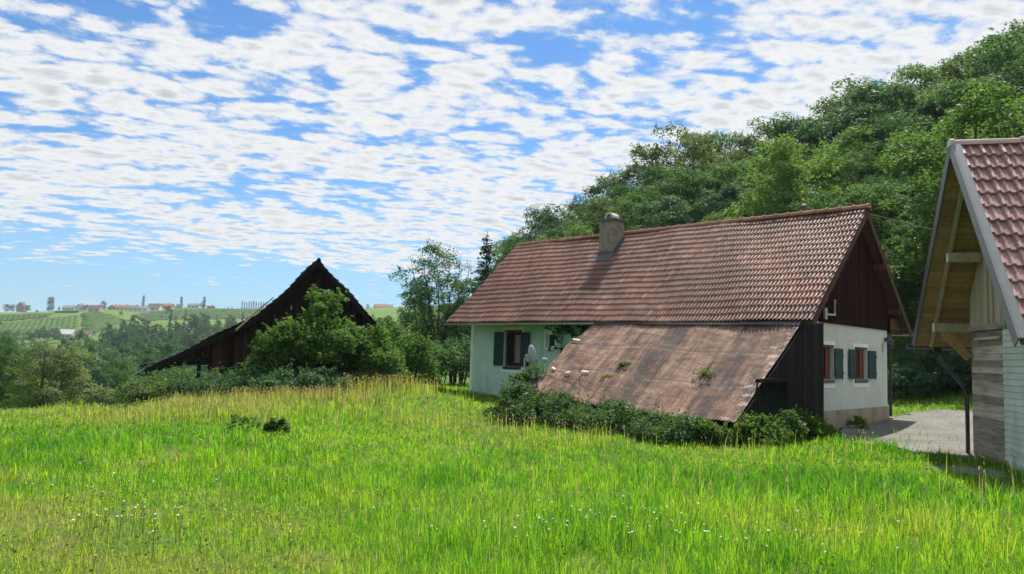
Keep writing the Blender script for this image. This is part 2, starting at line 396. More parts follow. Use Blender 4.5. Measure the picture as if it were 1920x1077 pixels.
def wall_holes(mb, P0, U, N, Lw, H, holes, th=.3, m=0):
    us = sorted({0, Lw, *[h[0] for h in holes], *[h[1] for h in holes]}); zs = sorted({0, H, *[h[2] for h in holes], *[h[3] for h in holes]})
    for a, b in zip(us[:-1], us[1:]):
        for c, d in zip(zs[:-1], zs[1:]):
            if any(a >= h[0]-1e-6 and b <= h[1]+1e-6 and c >= h[2]-1e-6 and d <= h[3]+1e-6 for h in holes): continue
            mb.quad(P0+U*a+ZZ*c, P0+U*b+ZZ*c, P0+U*b+ZZ*d, P0+U*a+ZZ*d, .5, m)
    for u0, u1, z0, z1 in holes:
        A, B, C2, D = [P0+U*u+ZZ*z for u, z in ((u0, z0), (u1, z0), (u1, z1), (u0, z1))]
        for p, q in ((A, B), (B, C2), (C2, D), (D, A)): mb.quad(p, q, q-N*th, p-N*th, .5, m)

# ------------------------------------------------------------------ farmhouse
LH, WH, HE, HR, OE, OGR, OGL = 14.55, 5.5, 3.0, 6.67, 1.3, .42, .12
def farmhouse():
    root = thing('farmhouse', hp(7, 2.7, 0), 'long old farmhouse with mint walls, weathered red tiled roof and teal shutters', 'house')
    Nf = -HG; Ng = -HL; V = HG*(WH/2+OE)+ZZ*(HR-HE); LV = np.linalg.norm(V); V /= LV; Vb = -HG*(WH/2+OE)+ZZ*(HR-HE); Vb /= np.linalg.norm(Vb)
    NF = np.cross(V, HL); NF = NF if NF[2] > 0 else -NF; NB = np.cross(Vb, HL); NB = NB if NB[2] > 0 else -NB
    zt = lambda t: HE-.1+(HR-HE)*(OE+(t if t < WH/2 else WH-t))/(WH/2+OE)    # roof underside height over t
    # walls
    mb = MB()
    wall_holes(mb, hp(LH, 0, 0), -HL, Nf, LH, zt(0), [(LH-12.55, LH-11.6, 1.32, 2.72), (LH-10.3, LH-9.86, 2.12, 2.66)])
    mb.quad(hp(0, WH, 0), hp(LH, WH, 0), hp(LH, WH, zt(WH)), hp(0, WH, zt(WH)))
    mb.add([hp(LH, WH, 0), hp(LH, 0, 0), hp(LH, 0, zt(0)), hp(LH, WH/2, zt(WH/2)), hp(LH, WH, zt(WH))], [(0, 1, 2, 3, 4)])
    mb.build('wall', M['stucco'], root)
    mb = MB(); wall_holes(mb, hp(-.003, 0, .0), HG, Ng, WH, 3.06, [(.2, 1.1, 1.42, 2.36), (2.72, 3.72, 1.42, 2.36)])
    mb.build('gable_wall', M['stucco_gable'], root)
    mb = MB(); mb.box(hp(-.055, -.05, -.4), HG*(WH+.1), HL*.4, ZZ*.93); mb.build('plinth', M['plinth'], root)
    # white corner strips
    for a, b in (((LH+.012, -.012), HL*-.14+HG*0), ((-.012, WH-.1), HG*.115)):
        mb = MB(); mb.box(hp(a[0], a[1], .54 if a[0] < 1 else 0), b, (HG if a[0] > 1 else HL)*.02, ZZ*(2.52 if a[0] < 1 else 3.3)); mb.build('corner_trim', M['white'], root)
    # gable cladding, stands proud of the wall
    us = [-OE+.0+i*.125 for i in range(int((WH+2*OE)/.125)+1)]
    mb = MB(); boards(mb, hp(-.06, 0, 0), HG, ZZ, Ng, [u for u in us if -.02 <= u <= WH+.02], lambda u: zt(u)-.02, lambda u: 3.03, .03, .01, .5, .25)
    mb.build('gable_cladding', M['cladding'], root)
    # roof
    sag = lambda u, v: -.035*math.sin(u*.75+1)*math.sin(v*.9+.4)-.05*math.exp(-((u-11.5)/1.6)**2)*math.exp(-(v/.8)**2)+.012*math.sin(u*2.9+v*1.7)
    prof = [(0, -.006), (.10, .032), (.35, .040), (.60, .034), (.70, -.004), (.98, -.010)]
    mb = MB(); Lr = LH+OGR+OGL
    tiles(mb, hp(LH+OGL, -OE, HE), -HL, V, NF, Lr, LV, .118, .312, prof, .046, .05, sag, 0, (), .03)
    tiles(mb, hp(-OGR, WH+OE, HE), HL, Vb, NB, Lr, LV, .41, .312, prof, .03, .05, None)
    rf = mb.build('roof', M['tile'], root)
    mb = MB(); ridgecaps(mb, hp(-OGR-.03, WH/2, HR+.02), hp(LH+OGL+.03, WH/2, HR+.02), .12, .42); mb.build('ridge', M['ridge'], rf)
    # wooden deck under the tiles (its edge and underside show at the gable)
    mb = MB()
    for s0, VV, NN, t0 in ((1, V, NF, -OE), (1, Vb, NB, WH+OE)):
        A = hp(-OGR+.04, t0, HE)+VV*.03; B = hp(LH+OGL-.03, t0, HE)+VV*.03
        mb.slab([A-NN*.03, B-NN*.03, B+VV*(LV-.06)-NN*.03, A+VV*(LV-.06)-NN*.03], NN, .05)
    mb.build('soffit', M['dark_wood'], rf)
    for VV, NN, t0 in ((V, NF, -OE), (Vb, NB, WH+OE)):      # bargeboards
        mb = MB(); A = hp(-OGR, t0, HE)
        mb.box(A-NN*.20, VV*(LV-.02), HL*.035, NN*.185); mb.build('bargeboard', M['dark_wood'], rf)
    for t0, zz in ((1.25, 4.9), (4.25, 4.9), (2.75, 6.2), (-.25, 3.35), (5.75, 3.35)):   # purlin ends
        mb = MB(); mb.box(hp(-OGR+.05, t0-.08, zt(t0)-.27), HL*(OGR-.05), HG*.16, ZZ*.18); mb.build('purlin', M['dark_wood'], rf)
    # boxed rear eave seen under the gable, gutters
    mb = MB(); mb.box(hp(-.1, WH+.03, 2.93), HL*3., HG*1.18, ZZ*.03)
    for k in range(4): mb.box(hp(-.14, WH+.02, 2.93+k*.13), HL*.03, HG*max(.1, 1.15-k*.14), ZZ*.12, random.random())
    mb.build('eave_box', M['dark_wood'], rf)
    for t0, sg in ((-OE-.03, -1), (WH+OE+.03, 1)):
        mb = MB(); n = 7; vs = []
        e0, e1 = (LH+OGL+.05, 6.9) if sg < 0 else (-OGR+.02, LH)
        for s in (e0, e1):
            for k in range(n+1):
                a = math.pi*k/n; vs.append(hp(s, t0+math.cos(a)*.07, HE-.03-math.sin(a)*.075))
        mb.add(vs, [(k, k+1, n+2+k, n+1+k) for k in range(n)]+[(n+1+k, n+2+k, k+1, k) for k in range(0)])
        for s in (e0, e1): mb.add([hp(s, t0+math.cos(math.pi*k/n)*.07, HE-.03-math.sin(math.pi*k/n)*.075) for k in range(n+1)], [tuple(range(n+1))])
        mb.build('gutter', M['zinc'], root)
    # chimney
    ch = MB(); cs0, cs1, ct0, ct1 = 8.53, 9.22, 1.70, 2.38; zc = 7.08
    vs = [hp(s, t, z) for z, e in ((5.2, 0), (6.9, 0), (zc, .0)) for s, t in ((cs0, ct0), (cs1, ct0), (cs1, ct1), (cs0, ct1))]
    ch.add(vs, [(i+4*k, i+4*k+4, (i+1) % 4+4*k+4, (i+1) % 4+4*k) for k in range(2) for i in range(4)]+[(8, 9, 10, 11)])
    cho = ch.build('chimney', M['chimney'], rf)
    mb = MB(); mb.box(hp(cs0-.07, ct0-.07, zc+.002), HL*(cs1-cs0+.14), HG*(ct1-ct0+.14), ZZ*.07); mb.build('chimney_cap', M['lead'], cho)
    mb = MB(); cc = hp((cs0+cs1)/2, (ct0+ct1)/2, zc+.07); vs = []; fs = []
    for k in range(9):                       # arched concrete cowl
        a = math.pi*k/8; w = .21*math.cos(a); h = .28*math.sin(a)**.7
        for q in (-.2, .2): vs += [cc+HL*w+HG*q+ZZ*h, cc+HL*w*.8+HG*q+ZZ*max(0, h-.06)]
    for k in range(8):
        b = k*4; fs += [(b, b+4, b+6, b+2), (b+1, b+3, b+7, b+5), (b, b+1, b+5, b+4), (b+2, b+6, b+7, b+3)]
    mb.add(vs, fs); mb.box(cc+HL*-.03+HG*-.1, HL*.06, HG*.2, ZZ*.22); mb.build('chimney_cowl', M['cowl'], cho)
    mb = MB()                                 # flashing: front apron and stepped sides
    zr = lambda t: HE+(HR-HE)*(OE+t)/(WH/2+OE)
    mb.box(hp(cs0-.05, ct0-.035, zr(ct0)-.25), HL*(cs1-cs0+.1), HG*.03, ZZ*.42)
    for s in (cs0-.03, cs1+.005): mb.add([hp(s, ct0-.03, zr(ct0)), hp(s, ct1, zr(ct1)), hp(s, ct1, zr(ct1)+.2), hp(s, ct0-.03, zr(ct0)+.17), hp(s+.025, ct0-.03, zr(ct0)), hp(s+.025, ct1, zr(ct1)), hp(s+.025, ct1, zr(ct1)+.2), hp(s+.025, ct0-.03, zr(ct0)+.17)], [(0, 1, 2, 3), (7, 6, 5, 4), (3, 2, 6, 7), (0, 3, 7, 4), (1, 5, 6, 2)])
    mb.box(hp(cs0-.06, ct0-.3, zr(ct0-.3)+.05), HL*(cs1-cs0+.12), HG*.28+ZZ*.28*(HR-HE)/(WH/2+OE), ZZ*.02)
    mb.build('flashing', M['lead'], cho)
    # vent pipe behind the ridge
    P = atplane(1507, 405, hp(0, 3.05, 0), HG); mb = MB(); mb.tube([P-ZZ*.5, P+ZZ*.3], .075, 10); mb.tube([P+ZZ*.27, P+ZZ*.29, P+ZZ*.34, P+ZZ*.40], [.09, .13, .12, .05], 10)
    vp = mb.build('vent_pipe', M['lead'], rf)
    mb = MB(); mb.tube([P+ZZ*.05, P+ZZ*.06-HL*.75], .03, 6); mb.tube([P-HL*.3+ZZ*.06, P-HL*.3-ZZ*.5], .02, 6); mb.build('vent_arm', M['lead'], vp)
    # windows -----------------------------------------------------------
    def window(P0, U, N, w, h, fm, trim, shut, kind, ud=1):
        """P0 lower corner of the opening on the wall plane"""
        P = P0
        fr = MB(); d = .09
        for o, a, c in ((P, U*w, ZZ*.06), (P+ZZ*(h-.06), U*w, ZZ*.06), (P+ZZ*.06, U*.06, ZZ*(h-.12)), (P+U*(w-.06)+ZZ*.06, U*.06, ZZ*(h-.12))):
            fr.box(o-N*d, a, -N*.05, c)
        if kind != 'small': fr.box(P+U*(w/2-.035)+ZZ*.06-N*d, U*.07, -N*.05, ZZ*(h-.12))
        wn = fr.build('window', fm, root)
        g = MB(); g.quad(P+U*.05+ZZ*.05-N*.125, P+U*(w-.05)+ZZ*.05-N*.125, P+U*(w-.05)+ZZ*(h-.05)-N*.125, P+U*.05+ZZ*(h-.05)-N*.125); g.build('pane', M['glass'], wn)
        if kind == 'curtain':
            c = MB(); c.box(P+U*(w*.48)+ZZ*.16-N*.12, U*w*.34, N*.008, ZZ*(h-.3)); c.build('curtain', M['curtain'], wn)
        if kind == 'gable':
            c = MB(); c.box(P+U*(w*.58)+ZZ*.06-N*.085, U*(w*.42-.06), N*.02, ZZ*(h-.12)); c.build('casement', M['red_frame'], wn)
            c = MB(); c.box(P+U*(w*.2)+ZZ*.08-N*.122, U*w*.22, N*.006, ZZ*(h-.16)); c.build('curtain', M['curtain'], wn)
        if trim:
            b = MB(); e = .13
            b.box(P-U*e+ZZ*(h+.048), U*(w+2*e), N*.018, ZZ*.11); b.box(P-U*e+ZZ*-.24, U*(w+2*e), N*.018, ZZ*.13)
            for u0 in (-e, w+.025): b.box(P+U*u0+ZZ*-.108, U*.105, N*.018, ZZ*(h+.155))
            b.build('surround', M['white'], wn)
            b = MB(); b.box(P-U*.02+ZZ*(h), U*(w+.04), N*.03, ZZ*.045); b.build('lintel_board', M['teal'], wn)
            b = MB(); b.box(P-U*.02-ZZ*.105, U*(w+.04), N*.05, ZZ*.10); b.build('sill', M['teal'] if kind == 'curtain' else M['lead'], wn)
        for sd, ang in shut:
            sw = w*.52; z0 = .02; sh = MB(); ux = U*(-1 if sd < 0 else 1)
            ux = ux*math.cos(ang)+N*math.sin(ang); nn = np.cross(ux, ZZ); nn = nn if np.dot(nn, N) > 0 else -nn
            A = P+U*(-.012 if sd < 0 else w+.012)+ZZ*z0+N*.03
            for k in range(4): sh.box(A+ux*(k*sw/4+.002)+nn*.002, ux*(sw/4-.004), nn*.026, ZZ*(h-.06), .3+.4*random.random())
            for zz in (.12, h-.3): sh.box(A+ux*.01+ZZ*zz+nn*.0285, ux*(sw-.02), nn*.02, ZZ*.09, .5)
            so = sh.build('shutter', M['teal'], wn)
            hb = MB(); hb.tube([A+ux*sw*.8+nn*.03-ZZ*.06, A+ux*sw*.8+nn*.05-ZZ*.01, A+ux*sw*.8+nn*.05+ZZ*.05], .012, 6); hb.build('catch', M['metal_dark'], so)
        return wn
    window(hp(12.55, 0, 1.32), -HL, Nf, .95, 1.40, M['red_frame'], True, ((-1, .12), (1, .12)), 'curtain')
    window(hp(10.3, 0, 2.12), -HL, Nf, .44, .54, M['white'], False, (), 'small')
    b = MB()
    for o, a, c in ((hp(10.37, -.012, 2.05), -HL*.58, ZZ*.06), (hp(10.37, -.012, 2.67), -HL*.58, ZZ*.06), (hp(10.37, -.012, 2.11), -HL*.06, ZZ*.56), (hp(9.85, -.012, 2.11), -HL*.06, ZZ*.56)): b.box(o, a, HG*.012, c)
    b.build('window_surround', M['white'], root)
    window(hp(0, .2, 1.42), HG, Ng, .9, .94, M['red_frame'], True, ((-1, .03), (1, .12)), 'gable')
    window(hp(0, 2.72, 1.42), HG, Ng, 1., .94, M['red_frame'], True, ((-1, .02), (1, .12)), 'gable')
    # bits on the gable: flue bracket, lamp, number plate, small box
    b = MB(); A = hp(-.10, .17, 3.12); b.box(A, HG*.17, -HL*.06, ZZ*.32); b.tube([A+HG*.17+ZZ*.14-HL*.03, A+HG*.74+ZZ*.16-HL*.03, A+HG*.76+ZZ*.6-HL*.03], .035, 8)
    b.build('wall_bracket', M['zinc'], root)
    b = MB(); A = hp(-.02, 5.32, 2.72); b.tube([A, A-HL*.12+ZZ*.02], .07, 10); b.tube([A-HL*.10+ZZ*.1, A-HL*.14+ZZ*-.02, A-HL*.2+ZZ*-.1], [.05, .1, .11], 10); b.build('wall_lamp', M['lead'], root)
    b = MB(); b.box(hp(-.02, 5.08, 2.3), HG*.12, -HL*.02, ZZ*.3, .5)
    b.build('switch_plate', M['cowl'], root)
    b = MB(); b.tube([hp(-.09, WH+.09, .2), hp(-.09, WH+.09, 2.9)], .045, 8); b.build('downpipe', M['black_pipe'], root)
    return root
farmhouse()
b = MB(); P = hp(-.15, WH-.05, -.2); b.box(P, HG*1.0, HL*.5, ZZ*.36); b.box(P+HG*.02-HL*.3, HG*.7, HL*.3, ZZ*.18)
tag(b.build('door_step', M['plinth']), 'low concrete door step at the far corner of the mint farmhouse', 'step')

# ------------------------------------------------------------------ lean-to shed with rusty sheets
def lean_to():
    root = thing('lean_to_shed', hp(3.2, -3, 0), 'sagging black timber lean-to under a rusty corrugated roof in front of the farmhouse', 'shed')
    TR, BR, TL, BL = np.array([-.12, -1.21, 2.98]), np.array([-.12, -4.82, .47]), np.array([6.98, -1.12, 3.03]), np.array([6.60, -4.48, .73])
    nu, nv = 372, 36; V = []; UV = []
    for j in range(nv+1):
        for i in range(nu+1):
            u = i/nu; v = j/nv
            p = (TR*(1-u)+TL*u)*(1-v)+(BR*(1-u)+BL*u)*v; p = p+np.array([.42*u**4*math.sin(math.pi*v)+.05*u**6*math.sin(v*23), 0, 0])
            L = u*7.0; D = v*4.4
            sh = math.floor(v*2.999); lap = .022*(1-(v*3-sh))                # three rows of sheets, lower edge on top
            z = .012*math.sin(2*math.pi*L/.095)-.05*math.sin(u*math.pi*2.1)*math.sin(v*math.pi)-.07*math.sin(math.pi*u)*v+.018*math.sin(L*2.3+D*3)+lap*0
            z += -.022*(v*3-sh) + .02*float(vnoise(L*1.3, D, .9, 5)-.5)
            if v > .97: z += .05*float(vnoise(L, 0, .35, 6)-.5); p = p+np.array([0, -.14*float(vnoise(L, 3, .8, 7)-.4), 0])
            V.append(hp(p[0], p[1], p[2]+z)); UV.append((L, D))
    I = np.arange((nu+1)*(nv+1)).reshape(nv+1, nu+1)
    Q = np.stack([I[:-1, :-1], I[1:, :-1], I[1:, 1:], I[:-1, 1:]], -1).reshape(-1, 4)
    me = npmesh('roof', np.array(V)-OFF[root], Q, smooth=True)
    uv = me.uv_layers.new(name='UVMap'); uv.data.foreach_set('uv', np.array(UV, np.float32)[Q.ravel()].ravel())
    ro = link('roof', me, root, [M['rust']])
    mb = MB()                                                     # rafters and battens below
    for k in range(9):
        u = .01+k*.98/8; a = TR*(1-u)+TL*u; c = BR*(1-u)+BL*u; a = hp(*a)-ZZ*.2; c = hp(*c)-ZZ*.22
        mb.box(a, c-a, HL*.08, ZZ*.11, .4)
    mb.build('rafters', M['shed_wood'], root)
    b = MB()                                                      # lead apron along the house eave
    for k in range(12):
        u0 = k/12; u1 = (k+1)/12; a = hp(*(TR*(1-u0)+TL*u0))+HG*.12; c = hp(*(TR*(1-u1)+TL*u1))+HG*.12; w = .02*math.sin(k*1.9)
        b.quad(a+ZZ*(.10+w), c+ZZ*(.10-w), c-HG*.34-ZZ*.10, a-HG*.34-ZZ*.10)
    b.build('apron', M['lead'], root)
    rz = lambda t: np.interp(t, [-4.82, -1.21, .1], [.47, 2.98, 3.1])-.09
    b = MB(); Ng = -HL
    us = [-4.75+i*.16 for i in range(31)]
    def bot(u): return -.1 if not (-3.9 < u < -2.28) else 1.40
    boards(b, hp(-.16, 0, 0), HG, ZZ, Ng, [u for u in us if u <= .06], lambda u: rz(u), bot, .025, .008, .45, .25)
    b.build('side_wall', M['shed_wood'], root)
    b = MB(); b.box(hp(-.24, -2.36, -.1), HG*.12, HL*.06, ZZ*1.6, .8)                     # door post and propped leaf
    for k in range(5): b.box(hp(-.22, -2.26+k*.135, -.1), HG*.125, -HL*.03, ZZ*1.47, .25+.3*random.random())
    b.build('door', M['shed_wood'], root)
    b = MB(); b.box(hp(-.25, -4.0, 1.36), HG*2.35+ZZ*.04, HL*.06, ZZ*.09, .7); b.build('lintel', M['shed_wood'], root)
    b = MB(); b.tube([hp(.1, -3.3, 1.25), hp(.25, -2.4, .15)], .025, 6, .9); b.build('brace', M['dark_wood'], root)
    b = MB()                                                      # low front wall of boards, mostly overgrown
    boards(b, hp(0, -4.42, 0), HL, ZZ, -HG, [i*.17 for i in range(39)], lambda u: .42+.02*u, lambda u: -.2, .025, .01, .4, .3)
    boards(b, hp(6.55, -4.4, 0), HG, ZZ, HL, [i*.17 for i in range(26)], lambda u: .55+u*.68, lambda u: -.2, .025, .01, .4, .3)
    b.build('front_wall', M['shed_wood'], root)
    b = MB(); b.slab([hp(6.55, -4.35, .70), hp(7.25, -4.35, .80), hp(7.15, -3.4, 1.3), hp(6.6, -3.4, 1.35)], ZZ, .012, .4); b.build('loose_sheet', M['lead'], root)
    b = MB(); P = atplane(1290, 780, hp(0, -4.86, 0), HG); vs = []
    for k in range(10): a = math.pi+math.pi*k/9; vs.append(P+HL*.27*math.cos(a)*-1+ZZ*(.16*math.sin(a)+.03)-HG*.03)
    b.slab(vs, -HG, .03); b.build('broken_panel', M['cowl'], root)
    TRw, BRw = hp(*TR), hp(*BR); nn = np.cross(BRw-TRw, HL); nn /= np.linalg.norm(nn); nn = nn if nn[2] > 0 else -nn
    for x, y, a, ln in ((1073, 637, .2, .36), (1090, 697, .1, .28), (1060, 700, -.3, .16), (1034, 690, .4, .22)):
        P = atplane(x, y, BRw+nn*.05, nn); d = -HL*math.cos(a)+np.cross(nn, HL)*math.sin(a); b = MB(); b.box(P, d*ln, np.cross(nn, d)*.06, nn*.012, .9); b.build('torn_strip', M['cowl'], ro)
lean_to()
def runner(px, label):
    nn = np.cross(hp(-.12, -4.82, .47)-hp(-.12, -1.21, 2.98), HL); nn /= np.linalg.norm(nn); nn = nn if nn[2] > 0 else -nn
    b = MB(); b.tube([atplane(x, y, hp(-.12, -4.82, .47)+nn*(.07+.05*math.sin(i*2.)), nn) for i, (x, y) in enumerate(px)], [.008]*(len(px)-1)+[.003], 5); tag(b.build('bramble_runner', M['stem']), label, 'bramble')
runner([(1010, 735), (1040, 715), (1062, 708), (1085, 715), (1100, 736), (1112, 728)], 'curved bramble runner over the left lower part of the rusty roof')
runner([(1085, 745), (1092, 715), (1088, 690), (1098, 672), (1112, 660)], 'upright thin bramble runner climbing the rusty roof')
runner([(1005, 690), (1050, 697), (1085, 712), (1120, 722)], 'long straight bramble runner from the bramble clump across the rusty roof')

# ------------------------------------------------------------------ garage on the right
def garage():
    root = thing('garage', gp(2.15, -3, 0), 'tall gabled outbuilding with shiny brown tiles and half white, half grey boards', 'outbuilding')
    T0, T1, TA, ZE, ZA, O = -.95, 5.30, 2.16, 2.54, 6.55, .97      # eaves, apex (heights above its base), gable overhang
    Lr = 9.; W0, W1 = 0., 4.35
    Vf = GU*-(T1-TA)+ZZ*(ZA-ZE); lf = np.linalg.norm(Vf); Vf /= lf; Vb = GU*(TA-T0)+ZZ*(ZA-ZE); lb = np.linalg.norm(Vb); Vb /= lb
    NF = np.cross(Vf, GN); NF = NF if NF[2] > 0 else -NF; NB = np.cross(Vb, GN); NB = NB if NB[2] > 0 else -NB
    zt = lambda t: (ZE+(ZA-ZE)*(t-T0)/(TA-T0) if t < TA else ZE+(ZA-ZE)*(T1-t)/(T1-TA))-.22
    prof = [(0, .0), (.06, .060), (.20, .066), (.28, .008), (.46, .0), (.54, .042), (.66, .042), (.74, .004), (.99, .0)]
    mb = MB()
    tiles(mb, gp(T1, O-.13, ZE), -GN, Vf, NF, Lr, lf, .36, .385, prof, .07, .06, None, 0, (), .045)
    tiles(mb, gp(T0, O-.05-Lr, ZE), GN, Vb, NB, Lr, lb, .36, .385, prof, .07, .06, None, 0, (), .045)
    for (u, v) in ((1.62, 3.72), (1.40, 2.92)):                    # two pieces of broken tile lying open
        P = gp(T1, O-.05, ZE)-GN*u+Vf*v+NF*.052; mb.quad(P, P-GN*.06, P-GN*.09+Vf*.2, P+Vf*.12-GN*.02, 0, 1)
    rf = mb.build('roof', [M['gtile'], M['lead']], root)
    mb = MB(); ridgecaps(mb, gp(TA, O-.02, ZA+.03), gp(TA, O-Lr, ZA+.03), .12, 1.2); mb.build('ridge', M['gtile'], rf)
    # sheet metal verges
    for t0, VV, NN, ln in ((T1, Vf, NF, lf), (T0, Vb, NB, lb)):
        mb = MB(); A = gp(t0, O-.03, ZE)-VV*.12
        mb.box(A-NN*.11, VV*(ln+.12), GN*.03, NN*.23); mb.box(A+NN*.10, VV*(ln+.14), -GN*.13, NN*.025)
        mb.build('verge', M['verge'] if t0 == T1 else M['metal_dark'], rf)
    # soffit boards, running along the ridge
    mb = MB()
    for t0, VV, NN, ln in ((T1, Vf, NF, lf), (T0, Vb, NB, lb)):
        k = 0
        while k*.14 < ln-.15:
            mb.box(gp(t0, O-.04, ZE)+VV*(k*.14+.004)-NN*.06, -GN*2.6, VV*.132, -NN*.02, random.random()); k += 1
    mb.build('soffit', M['pine'], rf)
    mb = MB()
    for t0, VV, NN, ln in ((T1, Vf, NF, lf), (T0, Vb, NB, lb)):
        mb.slab([gp(t0, O-.05, ZE)+VV*.05-NN*.02, gp(t0, O-Lr+.05, ZE)+VV*.05-NN*.02, gp(t0, O-Lr+.05, ZE)+VV*(ln-.03)-NN*.02, gp(t0, O-.05, ZE)+VV*(ln-.03)-NN*.02], NN, .035)
    mb.build('roof_deck', M['dark_wood'], rf)
    for t0, VV, NN, ln in ((T1, Vf, NF, lf), (T0, Vb, NB, lb)):     # flying rafter a little way in from the verge
        mb = MB(); mb.box(gp(t0, O-.32, ZE)+VV*.05-NN*.085, VV*(ln-.2), -GN*.06, -NN*.10, .5); mb.build('rafter', M['pine_pale'], rf)
    for tp in (.74, -.42):                                          # purlins with painted ends
        P = gp(tp, O-.30, ZE+(ZA-ZE)*(tp-T0)/(TA-T0)-.20); mb = MB(); mb.box(P, -GN*3, GU*.17, -ZZ*.2, .6); po = mb.build('purlin', M['pine_pale'], rf)
        mb = MB(); mb.box(P+GN*.002-ZZ*.003+GU*.003, GN*.012, GU*.11, -ZZ*.19, .6); mb.build('purlin_end', M['white'], po)
    mb = MB(); P = atplane(1800, 650, gp(.0, .4, 0), GN); mb.box(gp(-.02, .02, 2.3), GN*.5+ZZ*.55, GU*.14, GN*.1-ZZ*.12, .7); mb.build('bracket', M['pine'], root)
    # gable wall: grey horizontal boards, then white ones, vertical boards above
    def hboards(mb, ta, tb, z0, z1, hgt, N, gap, tilt, mm):
        z = z0; k = 0
        while z < z1:
            h = min(hgt*random.uniform(.85, 1.15) if mm else hgt, z1-z)
            mb.slab([gp(ta, 0, z)+N*tilt, gp(tb, 0, z)+N*tilt, gp(tb, 0, z+h-gap), gp(ta, 0, z+h-gap)], N, .03, random.random()); z += h; k += 1
    mb = MB(); hboards(mb, W0, 1.88, -.3, 2.92, .155, GN, .005, .004, True); mb.build('grey_board_wall', M['grey_boards'], root)
    mb = MB(); hboards(mb, 1.90, W1, -.3, 2.9, .125, GN, .004, .016, False); mb.build('white_board_wall', M['white_boards'], root)
    mb = MB(); us = [W0+i*.14 for i in range(int((W1)/.14)+1)]
    boards(mb, gp(0, .02, 0), GU, ZZ, GN, us, zt, lambda u: 2.93, .03, .006, .5, .3); mb.build('gable_boards', M['pine_pale'], root)
    mb = MB(); mb.box(gp(-.02, .05, 2.83), GU*2.2, -GN*.045, ZZ*.11, .4); mb.box(gp(.5, .052, 2.62), GU*1.4, GN*.05, ZZ*.05, .8); mb.build('ledger', M['grey_boards'], root)
    mb = MB()
    for a, b2 in (((W0, -.03), (W0, -8)), ((W0, -8), (W1, -8)), ((W1, -8), (W1, -.03))):
        mb.quad(gp(*a, -.4), gp(*b2, -.4), gp(*b2, zt(a[0])), gp(*a, zt(a[0])))
    mb.build('wall', M['white_boards'], root)
    # gutters, hopper and downpipe at the rear corner
    def gut(t0, oa, ob, z, mat):
        mb = MB(); n = 6; vs = []
        for o in (oa, ob):
            for k in range(n+1): a = math.pi*k/n; vs.append(gp(t0+.075*math.cos(a), o, z-.085*math.sin(a)))
        mb.add(vs, [(k, k+1, n+2+k, n+1+k) for k in range(n)]+[tuple(range(n+1)), tuple(range(n+1, 2*n+2))]); return mb.build('gutter', mat, root)
    gut(T0-.06, O+.12, -8, ZE-.03, M['black_pipe']); gut(T1+.07, O-.08, -8, ZE-.05, M['metal_dark'])
    mb = MB(); q = [gp(T0-.06, .42, ZE-.12), gp(T0-.06, .42, ZE-.32), gp(T0+.15, .33, ZE-.5), gp(-.22, .12, ZE-.95), gp(-.1, .08, ZE-1.2), gp(-.1, .08, -.2)]
    mb.tube(q, [.09, .05, .042, .042, .044, .044], 10); mb.build('downpipe', M['black_pipe'], root, True)
garage()

# overhead cable from the farmhouse ridge
A = hp(-OGR, WH/2+.15, HR-.15); B = atD(2050, 452, 24)
b = MB(); b.tube([A*(1-k/12)+B*k/12-ZZ*.35*math.sin(math.pi*k/12) for k in range(13)], .018, 6); tag(b.build('overhead_cable', M['lead']), 'thin overhead cable running from the farmhouse gable towards the right', 'cable')

# satellite dish
def dish():
    P = atD(993, 671, 24.6); root = thing('satellite_dish', (P[0], P[1], T(P[0], P[1])), 'pale grey satellite dish standing in the bramble beside the rusty roof', 'satellite dish')
    n = np.array([.92, .30, .22]); n /= np.linalg.norm(n); a = np.cross(ZZ, n); a /= np.linalg.norm(a); c = np.cross(n, a)
    mb = MB(); R = .41; N = 28; rings = [0, .2, .4, .6, .8, 1.]; vs = []; fs = []
    for sd in (0, 1):
        for r in rings:
            for k in range(N):
                an = 2*math.pi*k/N; vs.append(P+a*R*.9*r*math.cos(an)+c*R*r*math.sin(an)+n*(.13*r*r-sd*.02))
    m = len(rings)
    for sd in (0, 1):
        for i in range(m-1):
            for k in range(N):
                q = (sd*m*N+i*N+k, sd*m*N+i*N+(k+1) % N, sd*m*N+(i+1)*N+(k+1) % N, sd*m*N+(i+1)*N+k); fs.append(q if sd == 0 else q[::-1])
    fs += [((m-1)*N+k, (m-1)*N+(k+1) % N, (2*m-1)*N+(k+1) % N, (2*m-1)*N+k) for k in range(N)]
    mb.add(vs, fs); mb.build('reflector', M['dish'], root, True)
    mb = MB(); e = atD(1024, 674, 24.3); mb.tube([P-c*.46+n*.1, e], .014, 6); mb.build('arm', M['zinc'], root)
    mb = MB(); d = (P-e); d /= np.linalg.norm(d); mb.tube([e-d*.06, e+d*.02, e+d*.05, e+d*.13], [.035, .035, .05, .045], 10); mb.build('receiver', M['cowl'], root)
    mb = MB(); g0 = np.array([P[0]-.16, P[1]+.05, T(P[0], P[1])-.1]); mb.tube([g0, np.array([g0[0], g0[1], P[2]]), P-n*.02], .03, 8); mb.box(P-n*.12-a*.08-c*.12, a*.16, c*.24, n*.1); mb.build('mast', M['zinc'], root)
dish()

